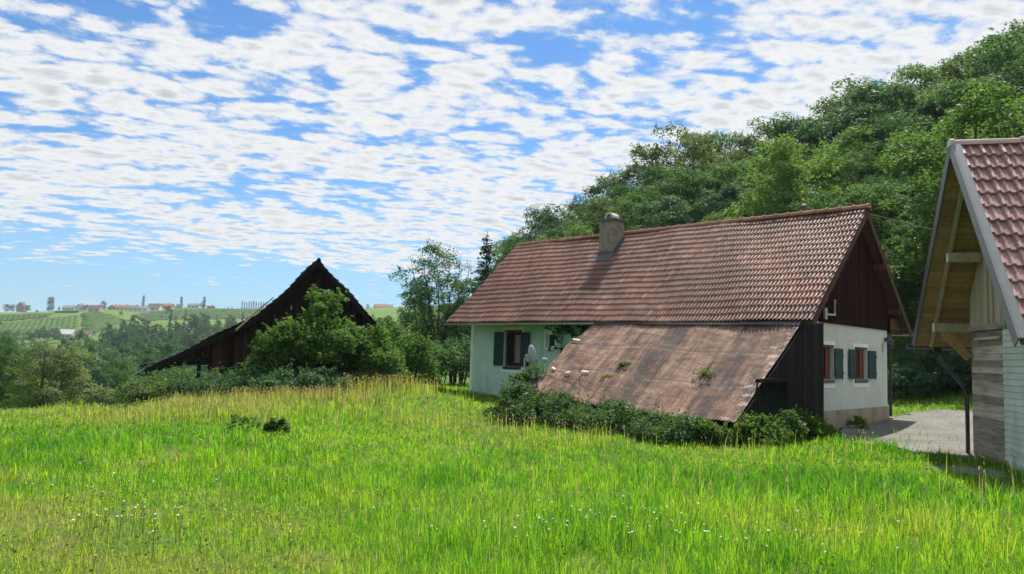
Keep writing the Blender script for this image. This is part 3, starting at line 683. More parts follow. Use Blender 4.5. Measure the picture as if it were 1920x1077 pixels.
# ------------------------------------------------------------------ old barn on the left
BV = np.array([-.252, .968, 0]); BU = np.array([.968, .252, 0]); BP = atD(598, 489, 30.)
def bpx(x, y, back=0.): return atplane(x, y, BP, BV)+BV*back
def barn():
    uz = lambda P: (float((P-BP)@BU), float(P[2]))
    O0 = BP-ZZ*BP[2]
    AP, RE, KN, LE = [uz(bpx(*q)) for q in ((598, 489), (729, 640), (478, 597), (276, 690))]
    at = lambda u, z, d: O0+BU*u+BV*d+ZZ*z
    root = thing('barn', at(0, T(*at(0, 0, 0)[:2]), 0), 'dark derelict timber barn with a low catslide roof, half hidden by bushes', 'barn')
    DP = 8.5; OV = .55
    rl = lambda u: np.interp(u, [LE[0], KN[0], AP[0], RE[0]], [LE[1], KN[1], AP[1], RE[1]])
    mb = MB()
    segs = ((RE, AP), (KN, AP), (LE, KN)); decks = MB()
    prof = [(0, 0), (.3, .012), (.7, .012), (.99, 0)]
    for lo, hi in segs:
        d = np.array([hi[0]-lo[0], hi[1]-lo[1]]); ln = np.linalg.norm(d); d /= ln; V = BU*d[0]+ZZ*d[1]; N = np.cross(V, BV); N = N if N[2] > 0 else -N
        lo3 = at(lo[0], lo[1], -OV)
        sg = lambda u, v: .05*math.sin(u*1.1+v)+.03*math.sin(v*3)
        U = BV if np.dot(np.cross(BV, V), N) > 0 else -BV
        P0 = lo3 if U is BV else at(lo[0], lo[1], DP)
        tiles(mb, P0, U, V, N, DP+OV, ln, .3, .30, prof, .055, .05, sg, thick=.03)
        decks.slab([lo3-N*.04, at(lo[0], lo[1], DP)-N*.04, at(hi[0], hi[1], DP)-N*.04, at(hi[0], hi[1], -OV)-N*.04], N, .09)
    rf = mb.build('roof', M['barn_roof'], root)
    mb = MB(); ridgecaps(mb, at(AP[0], AP[1]-.03, -OV+.06), at(AP[0], AP[1]-.03, DP), .07, .42); mb.build('ridge', M['barn_roof'], rf)
    decks.build('roof_deck', M['shed_wood'], rf)
    for lo, hi in ((RE, AP), (KN, AP), (LE, KN)):
        b = MB(); d = np.array([hi[0]-lo[0], hi[1]-lo[1]]); b.box(at(lo[0], lo[1]-.26, -OV+.02), BU*d[0]+ZZ*d[1], BV*.03, ZZ*.17, .4); b.build('bargeboard', M['shed_wood'], rf)
    wl, wr = uz(bpx(392, 650))[0], uz(bpx(704, 650))[0]
    mb = MB(); us = [wl]
    while us[-1] < wr: us.append(us[-1]+random.uniform(.13, .2))
    zb = float(T(*at(0, 0, 0)[:2]))
    uk = uz(bpx(478, 650))[0]; zk = bpx(440, 632)[2]; usl = [u for u in us if u <= uk]; usr = [u for u in us if u >= usl[-1]]
    boards(mb, at(0, 0, 0), BU, ZZ, -BV, usr, lambda u: rl(u)-.14, lambda u: zb-.5, .03, .012, .5, .3)
    boards(mb, at(0, 0, -.0), BU, ZZ, -BV, usl, lambda u: rl(u)-.14, lambda u: zk, .035, .012, .4, .3)
    mb.build('gable_wall', M['barn_wood'], root)
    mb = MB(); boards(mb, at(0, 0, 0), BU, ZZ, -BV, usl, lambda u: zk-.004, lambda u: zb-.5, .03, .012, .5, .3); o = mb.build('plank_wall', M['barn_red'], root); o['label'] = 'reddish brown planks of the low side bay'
    mb = MB()                                             # side and rear walls
    for (u0, d0), (u1, d1) in (((wl, .05), (wl, 8)), ((wl, 8), (wr, 8)), ((wr, 8), (wr, .05))):
        mb.quad(at(u0, zb-1, d0), at(u1, zb-1, d1), at(u1, rl(u1)-.2, d1), at(u0, rl(u0)-.2, d0), .2)
    us2 = np.linspace(wl, wr, 24)
    for a, c in zip(us2[:-1], us2[1:]): mb.quad(at(a, zb-1, 8.02), at(c, zb-1, 8.02), at(c, rl(c)-.1, 8.02), at(a, rl(a)-.1, 8.02), .2)
    mb.build('wall', M['shed_wood'], root)
    b = MB(); A, B2 = bpx(445, 622, -.62), bpx(502, 572, -.62); d = (B2-A); b.box(A, d, BV*.04, ZZ*.1, 1.); b.box(A+d*.72, d*.5, BV*-.03, ZZ*.06, .9); b.build('loose_lath', M['pine_pale'], root)
    P, Q = bpx(322, 682), bpx(392, 682); b = MB(); b.box(P-ZZ*.06, Q-P, BV*.12, ZZ*.13, .3); b.build('tie_beam', M['shed_wood'], root)
    for x in (300, 310, 318, 326, 333):
        b = MB(); A = bpx(x, 688-(x-300)*.30, -.3); b.box(A, BU*.05, BV*.4, -ZZ*(.14+.05*random.random()), .3); b.build('rafter_tail', M['shed_wood'], root)
    for d in (4., 7.8):
        b = MB(); u = LE[0]+1.2; b.box(at(u, zb-3, d), BU*.14, BV*.14, ZZ*(rl(u)-zb+2.85), .3); b.build('post', M['shed_wood'], root)
    b = MB(); A, B2 = bpx(253, 704, -.35), bpx(280, 688, -.35); b.tube([A, B2], .03, 6); b.build('gutter_end', M['zinc'], root)
    # planks and a hatch low on the gable
    b = MB()
    for k in range(3): b.box(bpx(545, 694+k*9, -.05-.01*k), BU*(.9-.1*k), -BV*.03, ZZ*.07, .9)
    b.build('hatch_board', M['pine_pale'], root)
    b = MB(); b.box(bpx(545, 581, -.05), BU*.05, -BV*.02, ZZ*.16, 1.); b.build('lath', M['pine_pale'], root)
    b = MB(); b.box(bpx(608, 590, -.05), BU*.16, -BV*.02, ZZ*.42, .3); b.build('shutter', M['grey_boards'], root)
    b = MB(); b.box(bpx(455, 690, -.05), BU*.06, -BV*.03, ZZ*1.35, .3); b.build('lath', M['dark_wood'], root)
    # firewood under the catslide
    lg = MB(); u0 = uz(bpx(343, 660))[0]; u1 = wl-.05; z = zb+.6
    zc = uz(bpx(360, 680))[1]
    for r in range(9):
        u = u0+random.uniform(0, .1)
        while u < u1:
            rr = random.uniform(.05, .09); zz = zc+.1+r*.14
            if zz < rl(u)-.3: lg.tube([at(u, zz, .7+random.uniform(-.05, .05)), at(u+.02, zz, 1.7)], rr, 8, random.random())
            u += rr*2+.02
    b = MB(); b.box(at(u0-.1, zc-.02, .6), BU*(u1-u0+.1), BV*1.2, ZZ*.05, .3); b.build('rack', M['shed_wood'], root)
    tag(lg.build('firewood', M['log']), 'stacked split firewood under the catslide roof of the dark barn', 'firewood', kind='stuff')
barn()

# ------------------------------------------------------------------ foliage
def quads_from(P, Nn, size, rng, aspect=.62):
    n = len(P); r = rng.normal(size=(n, 3)); a = np.cross(Nn, r); a /= np.linalg.norm(a, axis=1)[:, None]+1e-9
    b = np.cross(Nn, a); b /= np.linalg.norm(b, axis=1)[:, None]+1e-9
    s = (np.asarray(size)*rng.uniform(.7, 1.3, n))[:, None]
    V = np.stack([P-a*s*.5, P+b*s*aspect*.5+Nn*s*.1, P+a*s*.5, P-b*s*aspect*.5+Nn*s*.1], 1).reshape(-1, 3)
    return V, np.arange(4*n).reshape(n, 4)
def crown_pts(rng, clumps, per, spray=0, spread=(.35, 1.), up=.7):
    P = []; N = []
    for c, r, w in clumps:
        k = max(3, int(per*w)); d = rng.normal(size=(k, 3)); d /= np.linalg.norm(d, axis=1)[:, None]
        d[:, 2] = np.where(d[:, 2] < -.35, -d[:, 2]*.8, d[:, 2]); q = rng.uniform(spread[0], spread[1], k)[:, None]**.6
        P.append(c+d*r*q); N.append(d*.5+np.array([0, 0, up])+rng.normal(size=(k, 3))*.45)
        for _ in range(int(spray)):
            dd = rng.normal(size=3); dd[2] = abs(dd[2])*.8+(.2 if spray < 3 else .9); dd /= np.linalg.norm(dd); L = rng.uniform(.7, 1.5)*r.mean() if hasattr(r, 'mean') else rng.uniform(.7, 1.5)*r
            m = 9; tt = np.linspace(.55, 1., m)[:, None]*1.0
            base = c+dd*r*.75; pts = base+dd*L*(tt-.55)*1.4+rng.normal(size=(m, 3))*L*.07
            P.append(pts); N.append(np.tile([0, 0, .8], (m, 1))+rng.normal(size=(m, 3))*.6)
    P = np.concatenate(P); N = np.concatenate(N); N /= np.linalg.norm(N, axis=1)[:, None]+1e-9
    return P, N
def foliage_mesh(name, rng, P, N, leaf, mat, tmean=.5, tvar=.25):
    V, Fq = quads_from(P, N, leaf, rng)
    me = npmesh(name, V, Fq, np.clip(rng.normal(tmean, tvar, len(Fq)), 0, 1)); me.materials.append(mat); return me
def env_clumps(rng, n, prof, H, R, rc, lean=0.):
    """a crown of big lobes set round the trunk, each lobe carrying its own leaf clumps"""
    out = []; pr = lambda h: np.interp(h, [p[0] for p in prof], [p[1] for p in prof])*R
    nm = 17; lobes = []
    for i in range(nm):
        h = (i+.6)/nm*.86; rr = pr(h)*rng.uniform(.45, .72); a = i*2.4+rng.normal()*.3; L = R*rng.uniform(.40, .58)*(1-.35*h)
        lobes.append((np.array([math.cos(a)*rr, math.sin(a)*rr, h*H]), L))
    lobes.append((np.array([rng.normal()*.15*R, rng.normal()*.15*R, .86*H]), R*.30)); lobes.append((np.array([0, 0, .55*H]), R*.45))
    for i in range(n):
        c0, L = lobes[i % len(lobes)]; d = rng.normal(size=3); d /= np.linalg.norm(d); d[2] = d[2] if d[2] > -.25 else -d[2]
        c = c0+d*np.array([L, L, L*1.05])*rng.uniform(.6, 1.05); s = rc*rng.uniform(.45, 1.05)
        if i % 3 == 2:                    # fill between the lobes
            h = rng.beta(1.2, 1.3); a = rng.uniform(0, 6.283); q = pr(h)*math.sqrt(rng.uniform(.15, .85)); c = np.array([math.cos(a)*q, math.sin(a)*q, h*H*.95])
        c[2] = min(max(c[2], .02*H), H*1.); out.append((c, np.array([s, s, s*.85]), (s/rc)**2*1.5))
    return out
def limbs(mb, rng, H, r0, clumps, n=14, start=.12, stems=1, splay=.1):
    tops = []
    for k in range(stems):
        a = 2*math.pi*k/max(1, stems)+.5; sp = splay*H if stems > 1 else 0
        pts = [np.array([.12*k*math.cos(a), .12*k*math.sin(a), -.4])]
        for j in range(1, 8):
            h = j/7*H*.93; pts.append(np.array([math.cos(a)*sp*(j/7)**1.3+rng.normal()*.012*H, math.sin(a)*sp*(j/7)**1.3+rng.normal()*.012*H, h]))
        mb.tube(pts, [r0*(1-.9*(j/7)) for j in range(8)], 8, rng.random()); tops.append(pts)
    idx = rng.permutation(len(clumps))[:n]
    for i in idx:
        c = clumps[i][0]; pts = tops[i % stems]; hz = max(start*H, c[2]*rng.uniform(.45, .75)); p0 = np.array([np.interp(hz, [p[2] for p in pts], [p[m] for p in pts]) for m in range(3)])
        mid = (p0+c)/2+np.array([0, 0, -.06*np.linalg.norm(c-p0)]); rr = r0*.36*(1-hz/H*.6)
        mb.tube([p0, mid, c], [rr, rr*.6, rr*.2], 6, rng.random())
BROAD = [(0, .35), (.15, .75), (.4, 1.), (.65, .88), (.85, .55), (1, .15)]
OVAL = [(0, .3), (.2, .7), (.45, 1.), (.7, .8), (.9, .4), (1, .1)]
PROTO = {}
def proto_tree(key, seed, H, R, mat, n=70, per=120, leaf=.26, rc=1.25, base=.16, prof=BROAD, stems=1, spray=1, limbn=16, r0=.22, splay=.1, tm=.5):
    rng = np.random.default_rng(seed)
    cl = env_clumps(rng, n, prof, H*(1-base), R, rc)
    cl = [(c+np.array([0, 0, base*H]), r, w) for c, r, w in cl]
    P, N = crown_pts(rng, cl, per, spray)
    cm = foliage_mesh(key+'_crown', rng, P, N, leaf, mat, tm)
    mb = MB(); limbs(mb, rng, H, r0, cl, limbn, .12, stems, splay)
    tm_ = bpy.data.meshes.new(key+'_trunk'); tm_.from_pydata(mb.v, [], mb.f); tm_.materials.append(M['bark'])
    at_ = tm_.attributes.new('tint', 'FLOAT', 'FACE'); at_.data.foreach_set('value', mb.t)
    PROTO[key] = (cm, tm_, H)
def conifer(key, seed, H, R, mat, rows=26, leaf=.34, dens=1.):
    rng = np.random.default_rng(seed); P = []; N = []; mb = MB(); mb.tube([np.array([0, 0, -.4]), np.array([0, 0, H*.5]), np.array([0, 0, H])], [.2, .12, .02], 8)
    for k in range(rows):
        h = H*(.10+.88*k/rows); L = R*(1-(h/H))**.8+.25
        for j in range(9):
            a = rng.uniform(0, 2*math.pi); l = L*rng.uniform(.5, 1.2); h = min(H*.97, H*(.10+.88*k/rows)+rng.normal()*.28); m = int(max(5, l*11)*dens); t = rng.uniform(.12, 1, m)
            d = np.array([math.cos(a), math.sin(a)]); pts = np.stack([d[0]*l*t, d[1]*l*t, h-.30*l*t+.18*l*t*t], 1)+rng.normal(size=(m, 3))*np.array([.12, .12, .05])*l**.5
            pts[:, 2] -= rng.uniform(0, .12, m); P.append(pts); N.append(np.array([0, 0, .9])+rng.normal(size=(m, 3))*.4)
            if j < 4: mb.tube([np.array([0, 0, h]), np.array([d[0]*l*.9, d[1]*l*.9, h-.16*l])], [.035, .01], 5)
    P = np.concatenate(P); N = np.concatenate(N); N /= np.linalg.norm(N, axis=1)[:, None]
    cm = foliage_mesh(key+'_crown', rng, P, N, leaf, mat)
    tm_ = bpy.data.meshes.new(key+'_trunk'); tm_.from_pydata(mb.v, [], mb.f); tm_.materials.append(M['bark'])
    PROTO[key] = (cm, tm_, H)
def place_tree(key, name, x, y, top, label, cat='tree', group=None, widen=1., rot=None, z=None, flat=False):
    z = T(x, y) if z is None else z
    cm, tm_, H = PROTO[key]; s = (top-z)/H; rot = random.uniform(0, 6.28) if rot is None else rot
    if flat:                                    # far trees: one mesh each
        o = bpy.data.objects.new(name, cm); COL.objects.link(o); tag(o, label, cat, group)
        o.location = (x, y, z-.1); o.scale = (s*widen, s*widen, s); o.rotation_euler = (0, 0, rot); return o
    r = bpy.data.objects.new(name, None); COL.objects.link(r); tag(r, label, cat, group); r.empty_display_size = .3
    r.location = (x, y, z-.05); r.scale = (s*widen, s*widen, s); r.rotation_euler = (0, 0, rot)
    for nm, me in (('crown', cm), ('trunk', tm_)):
        o = bpy.data.objects.new(nm, me); COL.objects.link(o); o.parent = r
    return r
def bush(name, P, rx, ry, h, mat, label, cat, per=90, n=26, leaf=.09, rc=.35, group=None, rot=0., spray=2, tm=.5, shape=None, seed=None, z=None, stems=7):
    rng = np.random.default_rng(seed if seed is not None else random.randint(0, 10**6)); P = np.array([P[0], P[1], (T(P[0], P[1]) if z is None else z)-.03])
    root = thing(name, P, label, cat, group); cl = []; cr, sr = math.cos(rot), math.sin(rot)
    for i in range(n):
        a = rng.uniform(0, 2*math.pi); q = math.sqrt(rng.uniform(0, 1)); u, v = q*math.cos(a), q*math.sin(a)
        hh = h*(shape(u, v) if shape else math.sqrt(max(.12, 1-q*q)))*rng.uniform(.45, 1.); s = rc*rng.uniform(.7, 1.3)
        cl.append((np.array([rx*u*cr-ry*v*sr, rx*u*sr+ry*v*cr, max(s*.5, hh-s*.5)]), np.array([s, s, s*.75]), (s/rc)**2))
    Pp, N = crown_pts(rng, cl, per, spray, (.3, 1.), .6); Pp[:, 2] = np.maximum(Pp[:, 2], .02)
    link('foliage', foliage_mesh(name+'_foliage', rng, Pp, N, leaf, mat, tm), root)
    mb = MB()
    for i in rng.permutation(n)[:stems]:
        c = cl[i][0]; b0 = np.array([c[0]*.5, c[1]*.5, -.1]); mb.tube([P+b0, P+(b0+c)/2+np.array([0, 0, .1*h]), P+c], [.012+.012*h, .008+.008*h, .005], 5)
    mb.build('stem', M['stem'], root); return root

proto_tree('beech_a', 1, 16, 4.8, M['leaf'], 170, 150, .21, 1.15)
proto_tree('beech_b', 2, 16, 4.2, M['leaf'], 165, 145, .21, 1.1, prof=OVAL)
proto_tree('beech_c', 3, 14, 4.8, M['leaf_olive'], 165, 145, .21, 1.1)
proto_tree('beech_d', 4, 15, 4.4, M['leaf_dark'], 165, 145, .22, 1.15)
proto_tree('fresh', 5, 14, 4.4, M['leaf_bright'], 160, 145, .21, 1.1, prof=OVAL)
proto_tree('tall', 11, 19, 3.9, M['leaf'], 190, 120, .2, 1.05, prof=[(0, .4), (.25, .9), (.5, 1.), (.75, .8), (.9, .5), (1, .22)], spray=4)
proto_tree('tall_olive', 12, 19, 3.7, M['leaf_olive'], 185, 115, .2, 1.0, prof=[(0, .4), (.25, .9), (.5, 1.), (.75, .8), (.9, .5), (1, .22)], spray=4)
proto_tree('airy', 6, 15, 3.6, M['leaf_olive'], 85, 110, .2, 1.0, prof=OVAL, spray=4, tm=.4)
conifer('spruce', 8, 16, 3.2, M['needle'])
proto_tree('multi', 9, 10, 3.0, M['leaf'], 100, 120, .14, .8, base=.16, prof=[(0, .25), (.3, .6), (.6, 1.), (.85, .8), (1, .3)], stems=5, spray=3, r0=.10, splay=.2, limbn=30)
proto_tree('thin', 10, 8, 2.4, M['leaf_grey'], 80, 85, .15, .7, base=.25, prof=BROAD, stems=2, spray=3, r0=.10, splay=.12, limbn=26, tm=.45)
for i, m_ in enumerate(('leaf', 'leaf_dark', 'leaf_olive')):
    proto_tree('far%d' % i, 20+i, 16, 5., M[m_], 75, 55, .55, 1.5, spray=1, prof=BROAD if i else OVAL, limbn=0)
conifer('farspruce', 24, 18, 3.4, M['needle'], 18, .7, .5)
proto_tree('poplar', 25, 22, 2.3, M['leaf_dark'], 150, 40, .5, .9, base=.03, prof=[(0, .6), (.2, .95), (.5, 1), (.8, .75), (1, .25)], spray=1, limbn=0)

# wooded slope behind the house
SKX = [930, 985, 1040, 1100, 1150, 1195, 1250, 1310, 1370, 1440, 1500, 1560, 1620, 1680, 1740, 1800, 1860, 1920, 1990, 2150]
SKY = [470, 412, 378, 352, 322, 292, 240, 212, 236, 222, 232, 176, 150, 126, 112, 88, 54, 26, 0, -60]
GRP = 'trees of the wooded slope behind the farmhouse'
def forest():
    n = 0
    for row, (D, off, st) in enumerate(((84, 0, 58), (73, 30, 68), (63, 75, 76), (54, 125, 84), (44, 190, 92))):
        x = 962-row*3+random.uniform(0, 20)
        while x < 2180:
            DD = D+random.uniform(-3, 3)+(6 if x < 1150 else 0); y = np.interp(x, SKX, SKY)+off*(.55 if x < 1150 else 1.)+random.uniform(-16, 20)
            P = atD(x, y, DD); e = house_clear(P)
            if e and P[2]-T(P[0], P[1]) > 5:
                kk = random.choice(['tall', 'tall_olive', 'tall', 'airy', 'beech_b']) if row == 0 else random.choice(['tall', 'tall_olive', 'beech_a', 'beech_d', 'beech_b']) if row == 1 else random.choice(['beech_a', 'beech_b', 'beech_c', 'tall', 'beech_d', 'fresh', 'beech_b'])
                lab = {'tall': 'tall narrow green tree with feathery top in the wooded slope behind the farmhouse', 'tall_olive': 'tall narrow olive tree with feathery top in the wooded slope behind the farmhouse', 'beech_a': 'broad mid green tree in the wooded slope behind the farmhouse', 'beech_b': 'tall oval mid green tree in the wooded slope behind the farmhouse', 'beech_c': 'olive green broad tree in the wooded slope behind the farmhouse',
                       'beech_d': 'dark green tree in the wooded slope behind the farmhouse', 'fresh': 'fresh yellow green tree in the wooded slope behind the farmhouse', 'airy': 'thin feathery tree in the wooded slope behind the farmhouse'}[kk]
                place_tree(kk, 'deciduous_tree', P[0], P[1], P[2], lab, 'tree', GRP+' ('+lab.split(' tree')[0]+')', random.uniform(1.0, 1.3)); n += 1
            x += st*random.uniform(.8, 1.2)
    return n
def house_clear(P):
    d = P-HC; s, t = d@HL, d@HG
    return not (-4 < s < 18 and -8 < t < 9.5)
forest()
P = atD(1830, 172, 34); place_tree('fresh', 'maple_tree', P[0], P[1], P[2], 'large pale leaved tree rising directly behind the brown garage ridge', 'tree', None, 1.15)
P = atD(1480, 262, 50); place_tree('fresh', 'hornbeam_tree', P[0], P[1], P[2], 'bright yellow green tree standing out of the wood above the farmhouse ridge', 'tree', None, 1.)
for x, y, D, k, l in ((1690, 640, 33, 'beech_d', 'dark shrubby tree behind the gravel drive, next to the house corner'), (1760, 600, 34, 'beech_d', 'dark shrubby tree behind the gravel drive, next to the black downpipe'),
                      (1700, 420, 38, 'beech_a', 'tall dark tree between the house gable and the garage'), (1850, 480, 31, 'beech_d', 'dark tree hidden behind the garage gable'), (1640, 330, 41, 'beech_b', 'leafy tree behind the peak of the house gable'), (1770, 330, 38, 'beech_d', 'dark leafy tree left of the garage peak')):
    P = atD(x, y, D); place_tree(k, 'deciduous_tree', P[0], P[1], P[2], l, 'tree', None, 1.1 if y < 500 else 1.6)
# trees in the gap between barn and house
for x, y, D, k, l, w, nm in (
    (828, 462, 46, 'multi', 'tall airy many stemmed tree between the barn and the farmhouse', 1.15, 'ash_tree'),
    (914, 432, 58, 'spruce', 'dark spruce behind the left end of the farmhouse roof', 1.05, 'spruce_tree'),
    (872, 520, 56, 'beech_a', 'green tree behind the left eave of the farmhouse', .9, 'deciduous_tree'),
    (785, 520, 58, 'beech_a', 'small green tree behind the airy many stemmed tree', .75, 'deciduous_tree'),
    (860, 560, 45, 'beech_d', 'dark understorey tree beside the left house corner', .9, 'deciduous_tree'),
    (968, 440, 64, 'beech_a', 'round green tree touching the left end of the farmhouse ridge', .8, 'deciduous_tree'),
    (800, 590, 50, 'fresh', 'low light green tree below the airy many stemmed tree', .9, 'deciduous_tree'),
    (735, 600, 70, 'far0', 'hazy green tree in the gap right of the barn roof', .9, 'deciduous_tree'),
    (700, 592, 90, 'far1', 'dark tree just behind the right eave of the barn', .9, 'deciduous_tree'),
    (905, 640, 40, 'beech_d', 'dark shrubby tree against the left wall of the farmhouse', 1.3, 'deciduous_tree')):
    P = atD(x, y, D); place_tree(k, nm, P[0], P[1], P[2], l, 'tree', None, w)

# near trees at the left edge of the meadow
for x, y, D, k, l, w in ((85, 640, 48, 'thin', 'thin grey green tree at the meadow edge, left one of a pair', 1.3), (140, 648, 50, 'thin', 'thin grey green tree at the meadow edge, right one of a pair', 1.4),
                         (10, 622, 62, 'beech_a', 'large olive tree cut by the left picture edge', 1.), (38, 668, 58, 'fresh', 'small bright green tree behind the pair of thin trees', 1.), (182, 690, 66, 'beech_d', 'dark bushy tree in the dip left of the barn', 1.1),
                         (-30, 610, 58, 'beech_a', 'green tree at the far left picture edge', 1.), (60, 700, 54, 'fresh', 'low green shrub tree at the foot of the pair of thin trees', 1.3), (225, 668, 75, 'beech_a', 'round green tree left of the barn catslide', 1.)):
    P = atD(x, y, D); place_tree(k, 'deciduous_tree', P[0], P[1], P[2], l, 'tree', None, w)
def woodland():
    lab = ['mid green round tree in the valley woodland below the vineyards', 'dark round tree in the valley woodland below the vineyards', 'olive round tree in the valley woodland below the vineyards', 'dark spruce in the valley woodland below the vineyards']
    for D, xa, xb, sp, yt in ((85, 170, 300, 7, 708), (105, 150, 560, 7.5, 690), (130, -40, 560, 8, 680), (160, -40, 560, 8.5, 670), (195, -40, 560, 9, 660), (235, -40, 800, 9.5, 652), (280, 90, 800, 10, 645), (330, 150, 800, 10.5, 636), (385, 165, 560, 11, 630), (430, 195, 520, 11, 622), (475, 205, 520, 11.5, 614), (515, 250, 520, 12, 606), (555, 320, 520, 12, 600)):
        x = xa
        while x < xb:
            DD = D*random.uniform(.94, 1.06); r = ray(x, 600); X, Y = r[0]/r[1]*DD, DD
            k = random.choices([0, 1, 2, 3], [3, 5, 1.5, 2.2 if D > 250 else .5])[0]; h = max(6, atD(x, yt-8+random.uniform(-9, 9)-(9 if k == 3 else 0), DD)[2]-T(X, Y))
            place_tree('farspruce' if k == 3 else 'far%d' % k, 'spruce_tree' if k == 3 else 'deciduous_tree', X, Y, T(X, Y)+h, lab[k], 'tree', 'valley woodland trees ('+lab[k].split(' in')[0]+')', min(2.2, random.uniform(5, 6.6)/(5*h/16)), flat=True)
            x += .72*sp/DD*F*random.uniform(.75, 1.2)
    for x in range(-30, 108, 9):                # dark belt of trees under the vineyard
        P = onground(x, 648+random.uniform(-3, 5)-x*.06); h = random.uniform(9, 13); place_tree(random.choice(['far1', 'far1', 'farspruce']), 'deciduous_tree', P[0], P[1], P[2]+h, 'dark tree in the belt along the foot of the vineyard', 'tree', 'trees along the vineyard foot', 1., flat=True)
woodland()

# ------------------------------------------------------------------ far hill: vineyards, village, poplars
def vineyard(name, px, label, sp=3.6, skew=0., hgt=1.15, ww=2.2):
    Q = [onground(x, y, 400) for x, y in px]; poly = [(p[0], p[1]) for p in Q]; A = np.array(poly)
    y0, y1 = A[:, 1].min(), A[:, 1].max(); V = []; Fq = []; tn = []
    ys = np.arange(y0, y1, 7.)
    for x in np.arange(A[:, 0].min()-abs(skew)*(y1-y0), A[:, 0].max()+abs(skew)*(y1-y0), sp):
        xs = x+skew*(ys-y0); ins = inpoly(xs, ys, poly)
        for k in range(len(ys)-1):
            if not (ins[k] and ins[k+1]) or random.random() < .02: continue
            b = len(V); h = hgt*random.uniform(.8, 1.15); t = random.random()
            for q in (k, k+1):
                z = T(xs[q], ys[q]); V += [(xs[q]-ww/2, ys[q], z), (xs[q]-ww*.35, ys[q], z+h), (xs[q]+ww*.35, ys[q], z+h), (xs[q]+ww/2, ys[q], z)]
            Fq += [(b, b+4, b+5, b+1), (b+1, b+5, b+6, b+2), (b+2, b+6, b+7, b+3), (b, b+1, b+2, b+3)]; tn += [t]*4
    tag(link(name, npmesh(name, V, np.array(Fq), tn), None, [M['vine']]), label, 'vineyard', kind='stuff')
vineyard('vineyard', [(-60, 592), (60, 590), (100, 590), (100, 597), (20, 604), (-60, 606)], 'rows of vines on the far hill left of the poplar pair', 5.2, .10)
vineyard('vineyard', [(-60, 611), (20, 606), (104, 598), (150, 592), (150, 626), (90, 634), (-60, 622)], 'long rows of vines on the far hill above the pale farm building', 5.2, .16)
vineyard('vineyard', [(152, 591), (190, 586), (240, 602), (215, 614), (190, 626), (152, 628)], 'smooth green vine field on the far hill below the village', 4., .3)
vineyard('vineyard', [(250, 593), (330, 582), (480, 580), (520, 586), (470, 598), (260, 604)], 'rows of vines below the row of poplars on the far hill', 4., -.08)
vineyard('vineyard', [(55, 645), (95, 642), (92, 652), (70, 652), (58, 651)], 'small bright vine plot left of the pale farm building', 4., .1)

def far_house(x0, x1, yb, yt, wm, rm, label, cat='house', ridge='x', D=None, name='village_house'):
    xm = (x0+x1)/2; Pg = onground(xm, yb, 400) if D is None else atD(xm, yb, D); D = Pg[1]
    w = (x1-x0)*D/F; h = (yb-yt)*D/F*1.22; dp = w*.75
    root = thing(name, (Pg[0], Pg[1], Pg[2]), label, cat, None); z0 = Pg[2]-3; zw = Pg[2]+h*.56; zr = Pg[2]+h
    X0, X1, Y0, Y1 = Pg[0]-w/2, Pg[0]+w/2, Pg[1], Pg[1]+dp
    mb = MB(); mb.box((X0, Y0, z0), (w, 0, 0), (0, dp, 0), (0, 0, zw-z0))
    if ridge == 'y': mb.add([(X0, Y0, zw), (X1, Y0, zw), (Pg[0], Y0, zr-.3)], [(0, 1, 2)]); mb.add([(X0, Y1, zw), (X1, Y1, zw), (Pg[0], Y1, zr-.3)], [(2, 1, 0)])
    else:
        for X in (X0, X1): mb.add([(X, Y0, zw), (X, Y1, zw), (X, (Y0+Y1)/2, zr-.3)], [(0, 1, 2)])
    wo = mb.build('wall', wm, root); o = .5; mb = MB()
    if ridge == 'y':
        for s in (-1, 1):
            A = np.array([Pg[0]+s*(w/2+o), Y0-o, zw-.3]); N = np.array([s*(zr-zw), 0, w/2]); N /= np.linalg.norm(N)
            mb.slab([A, A+[0, dp+2*o, 0], (Pg[0], Y1+o, zr), (Pg[0], Y0-o, zr)], N, .25)
    else:
        for s, Y in ((-1, Y0), (1, Y1)):
            A = np.array([X0-o, Y+s*o, zw-.3]); N = np.array([0, s*(zr-zw), dp/2]); N /= np.linalg.norm(N)
            mb.slab([A, A+[w+2*o, 0, 0], (X1+o, (Y0+Y1)/2, zr), (X0-o, (Y0+Y1)/2, zr)], N, .25)
    ro = mb.build('roof', rm, root)
    mb = MB(); mb.box((Pg[0]+w*.15, (Y0+Y1)/2+.4, zr-.8), (.8, 0, 0), (0, .8, 0), (0, 0, 1.7)); mb.build('chimney', M['roof_brown'], ro)
    n = max(2, int(w/4))
    for k in range(n):
        mb = MB(); u = X0+w*(k+.5)/n; mb.box((u-.6, Y0-.06, Pg[2]+(zw-Pg[2])*.35), (1.2, 0, 0), (0, .05, 0), (0, 0, (zw-Pg[2])*.4)); mb.build('window', M['glass'], wo)
    return root
